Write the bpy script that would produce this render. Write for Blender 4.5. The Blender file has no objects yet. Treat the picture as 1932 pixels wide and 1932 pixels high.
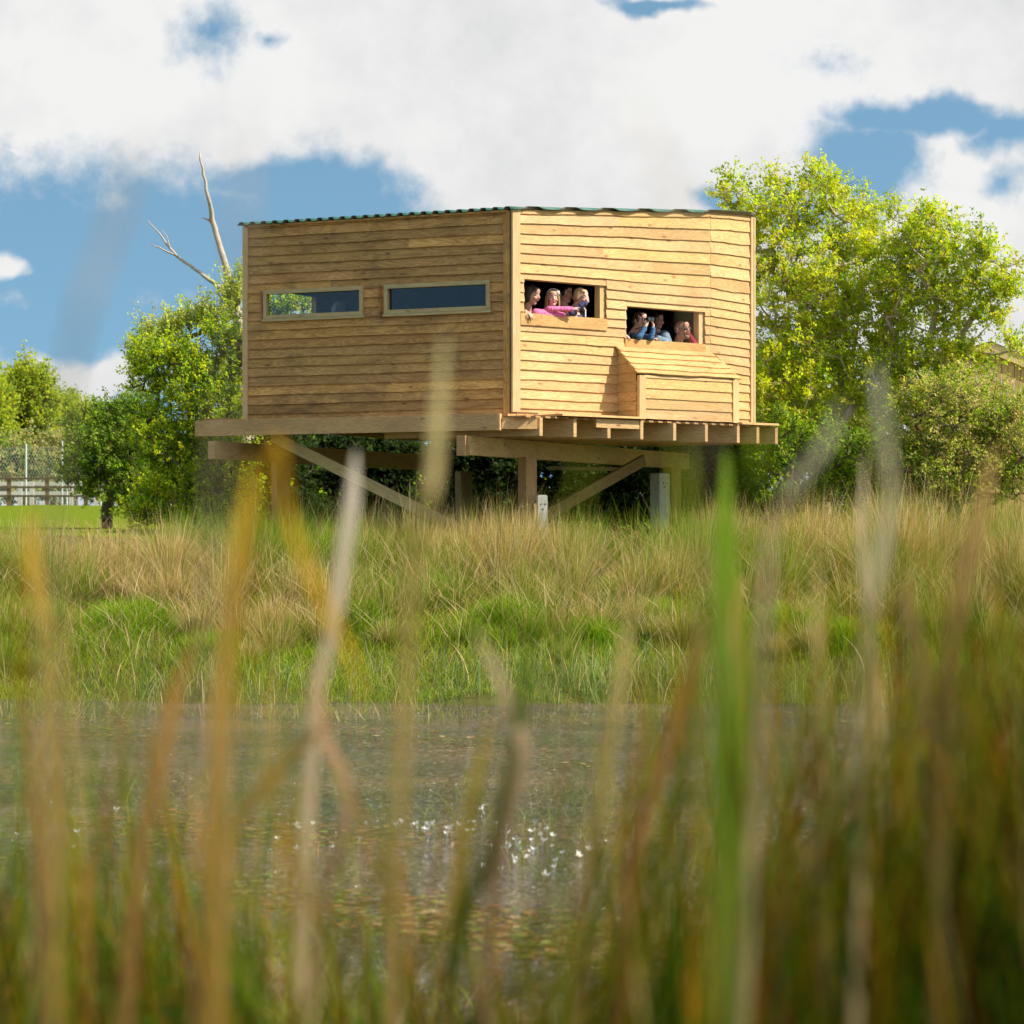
import bpy, bmesh, math, random
import numpy as np
from mathutils import Vector, Matrix, Quaternion
R = math.radians
random.seed(7)
SC = bpy.context.scene
COL = SC.collection
F = 5200.0; CX = 966.0; HY = 1031.0; EYE = 1.6        # focal length / centre / horizon of the 1932 px photograph

def at(px, py, Y):
    return Vector(((px-CX)/F*Y, Y, EYE+(HY-py)/F*Y))

# ---------------------------------------------------------------- tagging / object helpers
def tag(o, label=None, cat=None, group=None, kind=None):
    if label: o['label'] = label
    if cat: o['category'] = cat
    if group: o['group'] = group
    if kind: o['kind'] = kind
    return o
def empty(name, loc=(0, 0, 0)):
    o = bpy.data.objects.new(name, None); o.location = loc; o.empty_display_size = .2
    COL.objects.link(o); return o
def link(name, me, parent=None, keep=True):
    o = bpy.data.objects.new(name, me); COL.objects.link(o)
    if parent is not None:
        o.parent = parent
        q = parent; off = Vector((0, 0, 0))
        while q is not None:
            off += q.location if q.type == 'EMPTY' else Vector(q.location); q = q.parent
        if keep: o.location = -off
    return o

class MB:
    """collects faces; every face carries uv (metres) and a tint"""
    def __init__(s): s.v = []; s.f = []; s.uv = []; s.c = []; s.m = []
    def face(s, pts, uvs=None, c=(1, 1, 1), m=0):
        b = len(s.v); s.v += [tuple(p) for p in pts]; s.f.append(tuple(range(b, b+len(pts))))
        s.uv += list(uvs) if uvs else [(p[0], p[2]) for p in pts]
        s.c += [c]*len(pts); s.m.append(m)
    def beam(s, p0, p1, w, h, up=(0, 0, 1), c=None, m=0, side=None, ends=None):
        p0 = Vector(p0); p1 = Vector(p1); d = (p1-p0); L = d.length; d.normalize()
        up = Vector(up)
        if side is None: side = d.cross(up).normalized() if d.cross(up).length > 1e-4 else Vector((1, 0, 0))
        else: side = Vector(side).normalized()
        up2 = side.cross(d).normalized()
        if c is None:
            g = random.uniform(.88, 1.1); c = (g, g*random.uniform(.96, 1.02), g*random.uniform(.9, 1.03))
        ou, ov = random.uniform(0, 50), random.uniform(0, 50)
        e0 = e1 = Vector((0, 0, 0))
        def P(a, i, j):
            q = (p0 if a == 0 else p1)+side*(i*w/2)+up2*(j*h/2)
            if ends is not None:                       # cut the ends along direction `ends`
                dd = Vector(ends).normalized(); k = side.dot(dd)
                q = (p0 if a == 0 else p1)+dd*(i*w/2/(k if abs(k) > .2 else 1))+up2*(j*h/2)
            return q
        def U(l, x): return (ou+l, ov+x)
        for (i0, j0, i1, j1, wd) in ((-1, -1, -1, 1, h), (-1, 1, 1, 1, w), (1, 1, 1, -1, h), (1, -1, -1, -1, w)):
            s.face([P(0, i0, j0), P(0, i1, j1), P(1, i1, j1), P(1, i0, j0)],
                   [U(0, 0), U(0, wd), U(L, wd), U(L, 0)], c, m)
            ov += .37
        s.face([P(0, -1, -1), P(0, 1, -1), P(0, 1, 1), P(0, -1, 1)], [(ou, ov), (ou+.02, ov), (ou+.02, ov+h), (ou, ov+h)], c, m)
        s.face([P(1, -1, -1), P(1, -1, 1), P(1, 1, 1), P(1, 1, -1)], [(ou, ov), (ou, ov+h), (ou+.02, ov+h), (ou+.02, ov)], c, m)
    def tube(s, pts, rad, n=7, c=(1, 1, 1), m=0):
        pts = [Vector(p) for p in pts]; rings = []
        for i, p in enumerate(pts):
            d = (pts[min(i+1, len(pts)-1)]-pts[max(i-1, 0)]).normalized()
            a = d.orthogonal().normalized(); b = d.cross(a)
            if rings and True:
                a = (pa-d*pa.dot(d)).normalized(); b = d.cross(a)
            pa = a
            rings.append([p+(a*math.cos(2*math.pi*k/n)+b*math.sin(2*math.pi*k/n))*rad[i] for k in range(n)])
        for i in range(len(rings)-1):
            for k in range(n):
                k2 = (k+1) % n
                s.face([rings[i][k], rings[i][k2], rings[i+1][k2], rings[i+1][k]],
                       [(k/n, i), ((k+1)/n, i), ((k+1)/n, i+1), (k/n, i+1)], c, m)
        s.face(rings[0][::-1], None, c, m); s.face(rings[-1], None, c, m)
    def build(s, name, mats, parent=None, smooth=False, merge=False):
        me = bpy.data.meshes.new(name)
        me.from_pydata(s.v, [], s.f)
        ul = me.uv_layers.new(name='UVMap')
        ul.data.foreach_set('uv', np.array(s.uv, dtype=np.float32).ravel())
        ca = me.color_attributes.new('tint', 'FLOAT_COLOR', 'POINT')
        cc = np.ones((len(s.v), 4), np.float32); cc[:, :3] = np.array(s.c, dtype=np.float32).reshape(-1, 3)
        ca.data.foreach_set('color', cc.ravel())
        for m in (mats if isinstance(mats, (list, tuple)) else [mats]): me.materials.append(m)
        me.polygons.foreach_set('material_index', s.m)
        if merge:
            bm = bmesh.new(); bm.from_mesh(me); bmesh.ops.remove_doubles(bm, verts=bm.verts, dist=1e-5); bm.to_mesh(me); bm.free()
        if smooth: me.polygons.foreach_set('use_smooth', [True]*len(me.polygons))
        me.update()
        return link(name, me, parent)

def np_mesh(name, V, Q, C, mat, parent=None, smooth=False):
    """quads Q (n,4) over V (m,3) with per-point colour C (m,3)"""
    me = bpy.data.meshes.new(name)
    me.vertices.add(len(V)); me.vertices.foreach_set('co', V.astype(np.float32).ravel())
    k = Q.shape[1]
    me.loops.add(Q.size); me.loops.foreach_set('vertex_index', Q.astype(np.int32).ravel())
    me.polygons.add(len(Q)); me.polygons.foreach_set('loop_start', np.arange(0, Q.size, k, dtype=np.int32))
    ca = me.color_attributes.new('tint', 'FLOAT_COLOR', 'POINT')
    cc = np.ones((len(V), 4), np.float32); cc[:, :3] = C; ca.data.foreach_set('color', cc.ravel())
    me.materials.append(mat)
    if smooth: me.polygons.foreach_set('use_smooth', [True]*len(Q))
    me.update(calc_edges=True)
    return link(name, me, parent)

# ---------------------------------------------------------------- materials
class NT:
    def __init__(s, name):
        s.m = bpy.data.materials.new(name); s.m.use_nodes = True; s.t = s.m.node_tree; s.t.nodes.clear()
        s.out = s.n('ShaderNodeOutputMaterial')
    def n(s, ty, **kw):
        x = s.t.nodes.new(ty)
        for k, v in kw.items():
            if k.startswith('i_'):
                key = k[2:]; x.inputs[int(key) if key.isdigit() else key.replace('_', ' ')].default_value = v
            else: setattr(x, k, v)
        return x
    def l(s, a, b): s.t.links.new(a, b)
    def math(s, op, a, b=None, c=None, clamp=False):
        x = s.n('ShaderNodeMath', operation=op, use_clamp=clamp)
        for i, q in enumerate((a, b, c)):
            if q is None: continue
            if isinstance(q, (int, float)): x.inputs[i].default_value = q
            else: s.l(q, x.inputs[i])
        return x.outputs[0]
    def mix(s, f, a, b, bt='MIX'):
        x = s.n('ShaderNodeMix', data_type='RGBA', blend_type=bt)
        for i, q in ((0, f), (6, a), (7, b)):
            if isinstance(q, (int, float)): x.inputs[i].default_value = q
            elif isinstance(q, (tuple, list)): x.inputs[i].default_value = (*q[:3], 1)
            else: s.l(q, x.inputs[i])
        return x.outputs[2]
    def ramp(s, f, stops, interp='LINEAR'):
        x = s.n('ShaderNodeValToRGB'); x.color_ramp.interpolation = interp
        e = x.color_ramp.elements
        while len(e) < len(stops): e.new(.5)
        for q, (p, c) in zip(e, stops):
            q.position = p; q.color = (*c, 1) if isinstance(c, (tuple, list)) else (c, c, c, 1)
        s.l(f, x.inputs[0]); return x.outputs[0]
    def noise(s, vec, scale, detail=4, rough=.55, dist=0.):
        x = s.n('ShaderNodeTexNoise', i_Scale=scale, i_Detail=detail, i_Roughness=rough, i_Distortion=dist)
        if vec is not None: s.l(vec, x.inputs['Vector'])
        return x.outputs[0]
    def mapping(s, vec, scale=(1, 1, 1), loc=(0, 0, 0)):
        x = s.n('ShaderNodeMapping'); x.inputs['Scale'].default_value = scale; x.inputs['Location'].default_value = loc
        s.l(vec, x.inputs[0]); return x.outputs[0]
    def bump(s, h, strength, dist=.01):
        x = s.n('ShaderNodeBump', i_Strength=strength, i_Distance=dist); s.l(h, x.inputs['Height']); return x.outputs[0]

def wood(name, light, dark, knot=(.12, .06, .02), rough=.75, stain=0., stain_col=(.05, .035, .02), grain=1.):
    t = NT(name)
    uv = t.n('ShaderNodeUVMap', uv_map='UVMap').outputs[0]
    at_ = t.n('ShaderNodeAttribute', attribute_name='tint').outputs[0]
    # cathedral grain: rings seen through a stretched, distorted noise
    n1 = t.noise(t.mapping(uv, (.9, 7, 1)), 1.4, 3, .5, .4)
    rings = t.math('FRACT', t.math('MULTIPLY', n1, 13.0*grain))
    rings = t.math('ABSOLUTE', t.math('SUBTRACT', rings, .5))
    rings = t.math('MULTIPLY', rings, 2.0)
    fine = t.noise(t.mapping(uv, (6, 220, 1)), 1.0, 3, .6)
    blot = t.noise(t.mapping(uv, (1.3, 3.0, 1)), 1.0, 4, .6)
    f = t.math('ADD', t.math('MULTIPLY', rings, .42), t.math('MULTIPLY', fine, .4))
    f = t.math('ADD', f, t.math('MULTIPLY', t.math('SUBTRACT', blot, .5), .9))
    c = t.ramp(f, [(.12, dark), (.75, light)])
    vo = t.n('ShaderNodeTexVoronoi', feature='DISTANCE_TO_EDGE' if False else 'F1', i_Scale=1.0)
    t.l(t.mapping(uv, (2.6, 7.0, 1)), vo.inputs['Vector'])
    kn = t.ramp(vo.outputs[0], [(.0, 1.0), (.06, .75), (.15, 0.)])
    sel = t.math('GREATER_THAN', t.noise(vo.outputs['Position'], 31.7, 0, 0), .43)
    c = t.mix(t.math('MULTIPLY', t.math('MULTIPLY', kn, sel), .95), c, knot)
    if stain > 0:
        geo = t.n('ShaderNodeNewGeometry').outputs['Position']
        st = t.noise(t.mapping(geo, (1.6, 1.6, 3.2)), 1.0, 5, .62)
        st = t.ramp(st, [(.5, 0.), (.72, 1.)])
        c = t.mix(t.math('MULTIPLY', st, stain), c, stain_col)
    c = t.mix(1.0, c, at_, 'MULTIPLY')
    b = t.n('ShaderNodeBsdfPrincipled', i_Roughness=rough)
    t.l(c, b.inputs['Base Color'])
    t.l(t.bump(t.math('ADD', fine, t.math('MULTIPLY', rings, .6)), .35, .003), b.inputs['Normal'])
    t.l(b.outputs[0], t.out.inputs[0]); return t.m

def leafmat(name, trans=.45, rough=.6, spec=.1, sat=1.0):
    t = NT(name)
    a = t.n('ShaderNodeAttribute', attribute_name='tint').outputs[0]
    b = t.n('ShaderNodeBsdfPrincipled', i_Roughness=rough); b.inputs['Specular IOR Level'].default_value = spec
    t.l(a, b.inputs['Base Color'])
    tr = t.n('ShaderNodeBsdfTranslucent'); t.l(t.mix(1.0, a, (1.25, 1.2, .55), 'MULTIPLY'), tr.inputs[0])
    mx = t.n('ShaderNodeMixShader', i_0=trans); t.l(b.outputs[0], mx.inputs[1]); t.l(tr.outputs[0], mx.inputs[2])
    t.l(mx.outputs[0], t.out.inputs[0]); return t.m

def plain(name, col, rough=.6, metal=0., noise=.0, nscale=20., spec=.5, bump=0.):
    t = NT(name)
    b = t.n('ShaderNodeBsdfPrincipled', i_Roughness=rough, i_Metallic=metal); b.inputs['Specular IOR Level'].default_value = spec
    if noise > 0 or bump > 0:
        oc = t.n('ShaderNodeTexCoord').outputs['Object']
        nn = t.noise(oc, nscale, 5, .6)
        c = t.mix(nn, tuple(x*(1-noise) for x in col), tuple(min(1, x*(1+noise)) for x in col))
        t.l(c, b.inputs['Base Color'])
        if bump > 0: t.l(t.bump(nn, bump, .01), b.inputs['Normal'])
    else: b.inputs['Base Color'].default_value = (*col, 1)
    t.l(b.outputs[0], t.out.inputs[0]); return t.m

M = {}
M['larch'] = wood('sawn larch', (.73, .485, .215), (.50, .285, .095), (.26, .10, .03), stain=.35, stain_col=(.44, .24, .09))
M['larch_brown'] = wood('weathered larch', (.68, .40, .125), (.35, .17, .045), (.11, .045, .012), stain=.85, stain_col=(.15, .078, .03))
M['pine'] = wood('planed pine', (.72, .52, .27), (.60, .40, .18), (.25, .11, .04), grain=.6)
M['pine_green'] = wood('treated pine', (.52, .42, .22), (.40, .30, .14), (.16, .08, .03), grain=.6)
M['deck'] = wood('deck timber', (.66, .44, .21), (.44, .27, .12), (.12, .05, .02), stain=.3, stain_col=(.16, .10, .06))
M['brown'] = wood('brown timber', (.36, .22, .11), (.22, .12, .05), (.08, .04, .02))
M['darkwood'] = wood('dark fence timber', (.17, .12, .07), (.10, .07, .04))
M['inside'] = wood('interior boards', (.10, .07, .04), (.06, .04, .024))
M['concrete'] = plain('concrete', (.50, .50, .46), .85, noise=.35, nscale=18, bump=.3)
M['hole'] = plain('dark hole', (.01, .01, .01), .9)
M['steel'] = plain('galvanised steel', (.5, .5, .5), .35, metal=1.)
M['leaf'] = leafmat('leaves', .5)
M['blade'] = leafmat('grass blades', .38, .55, .15)
M['fblade'] = leafmat('reed leaves', .34, .5, .10)
M['bark'] = plain('bark', (.13, .10, .07), .9, noise=.5, nscale=25, bump=.5)
M['palebark'] = plain('pale dead wood', (.50, .40, .31), .85, noise=.35, nscale=14, bump=.4)
# ---------------------------------------------------------------- terrain, water
_rs = np.random.RandomState(3)
_kx = [( _rs.uniform(.3, 2.2), _rs.uniform(.3, 2.2), _rs.uniform(0, 6.28)) for _ in range(9)]
def wob(x, y):
    s = 0
    for a, b, p in _kx: s = s+np.sin(a*x+b*y+p)
    return s/9.
def gz(x, y):
    x = np.asarray(x, float); y = np.asarray(y, float)
    shore = 28.0 + 1.1*wob(x*1.9, 3.+0*x) + np.clip(-x-2.0, 0, 4)*.35
    ys = y-(shore-28.0)*np.clip((33-y)/5., 0, 1)
    zf = np.interp(ys, [-60, -2, 3.0, 4.6, 6.5, 9, 26.0, 28.0, 28.6, 30, 32, 34, 38, 45, 105, 160, 400, 3000],
                       [.8, .8, .7, .05, -.35, -.6, -.5, 0.0, .14, .55, .95, 1.15, 1.32, 1.87, 3.16, 3.6, 6, 14])
    return zf + wob(x, y)*.07*np.clip((y-28.2)/2, 0, 1)
def build_ground():
    xs = np.unique(np.concatenate([np.linspace(-1500, -60, 14), np.linspace(-60, -9, 30), np.linspace(-9, 9, 110), np.linspace(9, 60, 30), np.linspace(60, 1500, 14)]))
    ys = np.unique(np.concatenate([np.linspace(-300, -5, 8), np.linspace(-5, 26, 60), np.linspace(26, 40, 90), np.linspace(40, 130, 70), np.linspace(130, 3000, 24)]))
    X, Y = np.meshgrid(xs, ys); Z = gz(X, Y)
    V = np.stack([X.ravel(), Y.ravel(), Z.ravel()], 1); nx = len(xs); ny = len(ys)
    i = (np.arange(ny-1)[:, None]*nx+np.arange(nx-1)[None]).ravel()
    Q = np.stack([i, i+1, i+nx+1, i+nx], 1)
    t = NT('meadow ground'); p = t.n('ShaderNodeNewGeometry').outputs['Position']
    sx = t.n('ShaderNodeSeparateXYZ'); t.l(p, sx.inputs[0])
    n1 = t.noise(p, .35, 4, .6); n2 = t.noise(p, 6., 5, .7)
    lawn = t.mix(n1, (.125, .185, .014), (.20, .235, .022)); lawn = t.mix(t.math('MULTIPLY', n2, .35), lawn, (.09, .13, .012))
    mud = t.mix(n2, (.10, .075, .04), (.10, .13, .02))
    f = t.ramp(t.math('DIVIDE', sx.outputs[1], 100.), [(.33, 0.), (.42, 1.)])
    c = t.mix(f, mud, lawn)
    b = t.n('ShaderNodeBsdfPrincipled', i_Roughness=.95); b.inputs['Specular IOR Level'].default_value = 0.; t.l(c, b.inputs['Base Color']); t.l(t.bump(n2, .6, .06), b.inputs['Normal'])
    t.l(b.outputs[0], t.out.inputs[0])
    o = np_mesh('ground', V, Q, np.ones((len(V), 3)), t.m, smooth=True); tag(o, 'grassy ground and lawn rising behind the pond', None, kind='structure')
build_ground()

def build_water():
    t = NT('pond water'); p = t.n('ShaderNodeNewGeometry').outputs['Position']
    b = t.n('ShaderNodeBsdfPrincipled', i_Roughness=.09, i_IOR=1.5)
    n0 = t.noise(p, .5, 3, .6)
    b_col = t.mix(t.ramp(n0, [(.4, 0.), (.65, 1.)]), (.045, .034, .024), (.19, .105, .06))
    fl = t.noise(t.mapping(p, (5, 17, 1)), 2.2, 4, .65); fl = t.ramp(fl, [(.50, 0.), (.60, 1.)]); b_col = t.mix(t.math('MULTIPLY', fl, .45), b_col, (.46, .41, .38)); t.l(b_col, b.inputs['Base Color'])  # pale flecks painted in to imitate glints on the ripples
    w1 = t.noise(t.mapping(p, (2.2, 3.4, 1)), 1.5, 4, .6, .3)
    w2 = t.noise(t.mapping(p, (9, 16, 1)), 1.7, 2, .5, .2)
    h = t.math('ADD', w1, t.math('MULTIPLY', w2, .6))
    calm = t.ramp(t.noise(t.mapping(p, (.25, .7, 1)), 1., 3, .6), [(.36, .35), (.58, 1.)])
    t.l(t.bump(t.math('MULTIPLY', h, calm), 1., .30), b.inputs['Normal'])
    t.l(b.outputs[0], t.out.inputs[0])
    V = np.array([[-60, 3.5, 0], [60, 3.5, 0], [60, 31, 0], [-60, 31, 0]], float)
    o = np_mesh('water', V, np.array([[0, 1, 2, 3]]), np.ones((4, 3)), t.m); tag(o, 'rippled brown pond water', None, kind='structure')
build_water()

# ---------------------------------------------------------------- blades (vectorised)
def blades(root, h, lean, bend, w, c0, c1, seg=4, az=None, rs=_rs, tipw=.08):
    """root (n,3); h,w (n); lean (n,2) horizontal drift at tip / h; bend exponent; c0,c1 (n,3)"""
    n = len(root)
    if az is None: az = rs.uniform(0, math.pi, n)
    d = np.stack([np.cos(az), np.sin(az), 0*az], 1)
    Vs = []; Cs = []
    for k in range(seg+1):
        s = k/seg
        ll = np.hypot(lean[:, 0], lean[:, 1])
        zz = h*s*(1-.18*np.clip(ll, 0, 2)*s**2)
        off = lean*(h*s**bend)[:, None] if np.isscalar(bend) else lean*(h*s**bend)[:, None]
        c = root+np.concatenate([off, zz[:, None]], 1)
        wk = w*(1-(1-tipw)*s**1.6)/2
        Vs += [c-d*wk[:, None], c+d*wk[:, None]]
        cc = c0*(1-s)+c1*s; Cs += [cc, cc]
    V = np.stack(Vs, 1).reshape(-1, 3); C = np.stack(Cs, 1).reshape(-1, 3)
    m = 2*(seg+1); base = (np.arange(n)*m)[:, None]
    Q = np.concatenate([base+np.array([2*k, 2*k+1, 2*k+3, 2*k+2])[None] for k in range(seg)], 0)
    return V, Q, C
class BL:
    def __init__(s): s.V = []; s.Q = []; s.C = []; s.n = 0
    def add(s, V, Q, C): s.V.append(V); s.Q.append(Q+s.n); s.C.append(C); s.n += len(V)
    def build(s, name, mat, parent=None): return np_mesh(name, np.concatenate(s.V), np.concatenate(s.Q), np.concatenate(s.C), mat, parent)
def colmix(rs, n, cols, wts):
    idx = rs.choice(len(cols), n, p=np.array(wts)/sum(wts)); c = np.array(cols)[idx]
    return c*rs.uniform(.75, 1.25, (n, 1))*rs.uniform(.93, 1.07, (n, 3))
STRAW = (.88, .67, .40); TAN = (.66, .43, .20); RED = (.40, .19, .08); GRN = (.20, .34, .02); LIME = (.40, .58, .02); DGRN = (.08, .15, .012); OLIVE = (.44, .50, .05); BLUEG = (.22, .34, .12)

def bank_rushes():
    rs = np.random.RandomState(11)
    B = BL(); G = BL()
    # rush tussocks
    cnt = 0
    while cnt < 350:
        x = rs.uniform(-8.5, 8.5); y = 29.3+7.5*rs.uniform(0, 1)**.85
        if abs(x) > .19*y+.6: continue
        if x < -4.6 and y > 34.6: continue
        px = x/y*F+CX
        cnt += 1
        front = np.clip((y-29.3)/2.3, 0, 1)
        n = int(rs.uniform(230, 420))
        big = rs.uniform(.62, 1.12)*(.45+.55*front)
        if px > 1600: big *= 1.22
        if px < 350: big *= .92
        dry = np.clip(.5+.7*math.sin(x*1.3+y*.8)+rs.uniform(-.5, .5)+(.12 if px > 1300 or px < 300 else -.12), 0.03, .97)
        if 1020 < px < 1300: dry = min(dry, .55)
        r = rs.uniform(.08, .22, 1)[0]
        a = rs.uniform(0, 2*math.pi, n); q = np.sqrt(rs.uniform(0, 1, n))*r
        X = x+np.cos(a)*q; Y = y+np.sin(a)*q
        root = np.stack([X, Y, gz(X, Y)-.03], 1)
        h = rs.uniform(.55, .95, n)*big*1.0
        ln = rs.uniform(.0, .75, n)*(.35+q/r)
        up_ = rs.uniform(0, 1, n) < .22; ln = np.where(up_, ln*.35, ln); h = np.where(up_, h*rs.uniform(1.05, 1.38, n), h)
        lean = np.stack([np.cos(a)*ln+rs.normal(0, .09, n)+.05, np.sin(a)*ln], 1)
        c1 = colmix(rs, n, [STRAW, TAN, RED, OLIVE, GRN], [dry*1.9, dry*1.1, .15+.6*dry, .45, 1.3*(1-dry)+.35])
        c0 = colmix(rs, n, [GRN, DGRN, OLIVE, TAN], [1.3, .8, .7, .1+dry*.2])*.5
        B.add(*blades(root, h, lean, 1.7, rs.uniform(.004, .0105, n), c0, c1, 4, rs=rs))
    # flattened dry stems criss-crossing the tussocks
    n = 8000; Y = rs.uniform(29.6, 36, n); X = rs.uniform(-1, 1, n)*(.19*Y+.8)
    root = np.stack([X, Y, gz(X, Y)+rs.uniform(.05, .5, n)], 1)
    a = rs.uniform(0, 6.28, n); ln = rs.uniform(.6, 1.8, n)
    B.add(*blades(root, rs.uniform(.25, .5, n), np.stack([np.cos(a)*ln, np.sin(a)*ln*.5], 1), 1.2, rs.uniform(.003, .006, n), colmix(rs, n, [STRAW, TAN], [1, 1]), colmix(rs, n, [STRAW, TAN, RED], [1, 1, .4]), 3, rs=rs))
    o = B.build('rushes', M['blade']); tag(o, 'tall tussocks of green and straw coloured rush on the far bank', 'rushes', kind='stuff')
    # lush grass: middle and low bank
    n = 95000
    Y = rs.uniform(28.0, 34.5, n)**1.0; X = rs.uniform(-1, 1, n)*(.19*Y+.8)
    lush = .5+.5*wob(X*1.1+4, Y*1.3)*2.2
    k = rs.uniform(0, 1, n) < (.35+.75*np.clip(lush, 0, 1))
    X, Y, lush = X[k], Y[k], np.clip(lush[k], 0, 1); n = len(X)
    Z = gz(X, Y); k = Z > -.03; X, Y, Z, lush = X[k], Y[k], Z[k], lush[k]; n = len(X)
    h = (.10+.34*lush*rs.uniform(.3, 1., n))*np.clip((Y-27.6)/2.0, .35, 1)
    lean = rs.normal(0, .6, (n, 2))+np.array([.12, 0])
    cc = rs.uniform(0, 1, n)[:, None]
    lm = np.array(LIME)*np.ones((n, 1)); gr = np.array(GRN)*np.ones((n, 1))
    c1 = np.where(cc < .12, np.array(STRAW)*.9, np.where(cc < .30+.45*lush[:, None], np.array((.27, .46, .012)), np.array((.50, .52, .045))))*rs.uniform(.7, 1.3, (n, 1))
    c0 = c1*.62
    G.add(*blades(np.stack([X, Y, Z-.02], 1), h, lean, 1.8, rs.uniform(.005, .011, n), c0, c1, 3, rs=rs))
    # specific very green clumps
    for (px, y, rad, nn, hh) in ((700, 30.6, .5, 2000, .5), (1250, 30.6, .4, 1500, .45), (400, 29.6, .4, 1300, .4), (255, 30.7, .55, 2600, .52), (540, 29.9, .3, 900, .4), (960, 30.4, .5, 2400, .48), (1120, 30.0, .4, 1500, .42), (1480, 30.2, .55, 2600, .5), (1590, 29.8, .4, 1400, .42), (60, 30.2, .35, 1200, .45), (1850, 30.3, .4, 1200, .45)):
        x = (px-CX)/F*y; a = rs.uniform(0, 6.28, nn); q = np.abs(rs.normal(0, .75, nn))*rad; nn = len(q)
        X = x+np.cos(a)*q; Y = y+np.sin(a)*q
        c1 = colmix(rs, nn, [(.22, .42, .015), (.36, .54, .02), (.12, .26, .015), OLIVE], [1, 1.2, .7, .5])
        G.add(*blades(np.stack([X, Y, gz(X, Y)], 1), rs.uniform(.3, 1, nn)*hh*np.exp(-(q/rad)**2*.4), rs.normal(0, .45, (nn, 2))+np.stack([np.cos(a), np.sin(a)], 1)*.2, 1.9, rs.uniform(.007, .014, nn), c1*.55, c1, 4, rs=rs))
    # blue green marginal reeds at the waterline
    for (px, y, rad, nn) in ((1160, 28.7, .45, 420), (1060, 28.6, .4, 260), (1260, 28.6, .35, 300), (350, 28.7, .5, 260), (560, 28.4, .6, 260), (820, 28.4, .6, 260), (1540, 28.3, .5, 300), (1860, 28.5, .4, 260), (150, 29.6, .6, 260)):
        x = (px-CX)/F*y; X = x+rs.normal(0, rad*1.2, nn); Y = y+rs.normal(0, rad*.9, nn)
        c1 = colmix(rs, nn, [BLUEG, (.34, .44, .08), STRAW], [1, 1, .35])
        G.add(*blades(np.stack([X, Y, np.maximum(gz(X, Y), -.15)], 1), rs.uniform(.12, .5, nn), rs.normal(0, .38, (nn, 2)), 2., rs.uniform(.006, .014, nn), c1*.6, c1, 4, rs=rs))
    # thin stalks standing in shallow water
    n = 5200; Y = rs.uniform(25.0, 28.6, n); X = rs.uniform(-1, 1, n)*(.19*Y+.5)
    k = wob(X*1.7, Y*.9) > -.05; X, Y = X[k], Y[k]; n = len(X)
    c1 = colmix(rs, n, [OLIVE, GRN, STRAW], [1, 1, .7])
    G.add(*blades(np.stack([X, Y, 0*X-.1], 1), rs.uniform(.10, .34, n), rs.normal(0, .6, (n, 2)), 1.6, rs.uniform(.003, .006, n), c1*.7, c1, 3, rs=rs))
    o = G.build('grass', M['blade']); tag(o, 'lush bright green grass on the low bank at the waterline', 'grass', kind='stuff')
bank_rushes()

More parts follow.
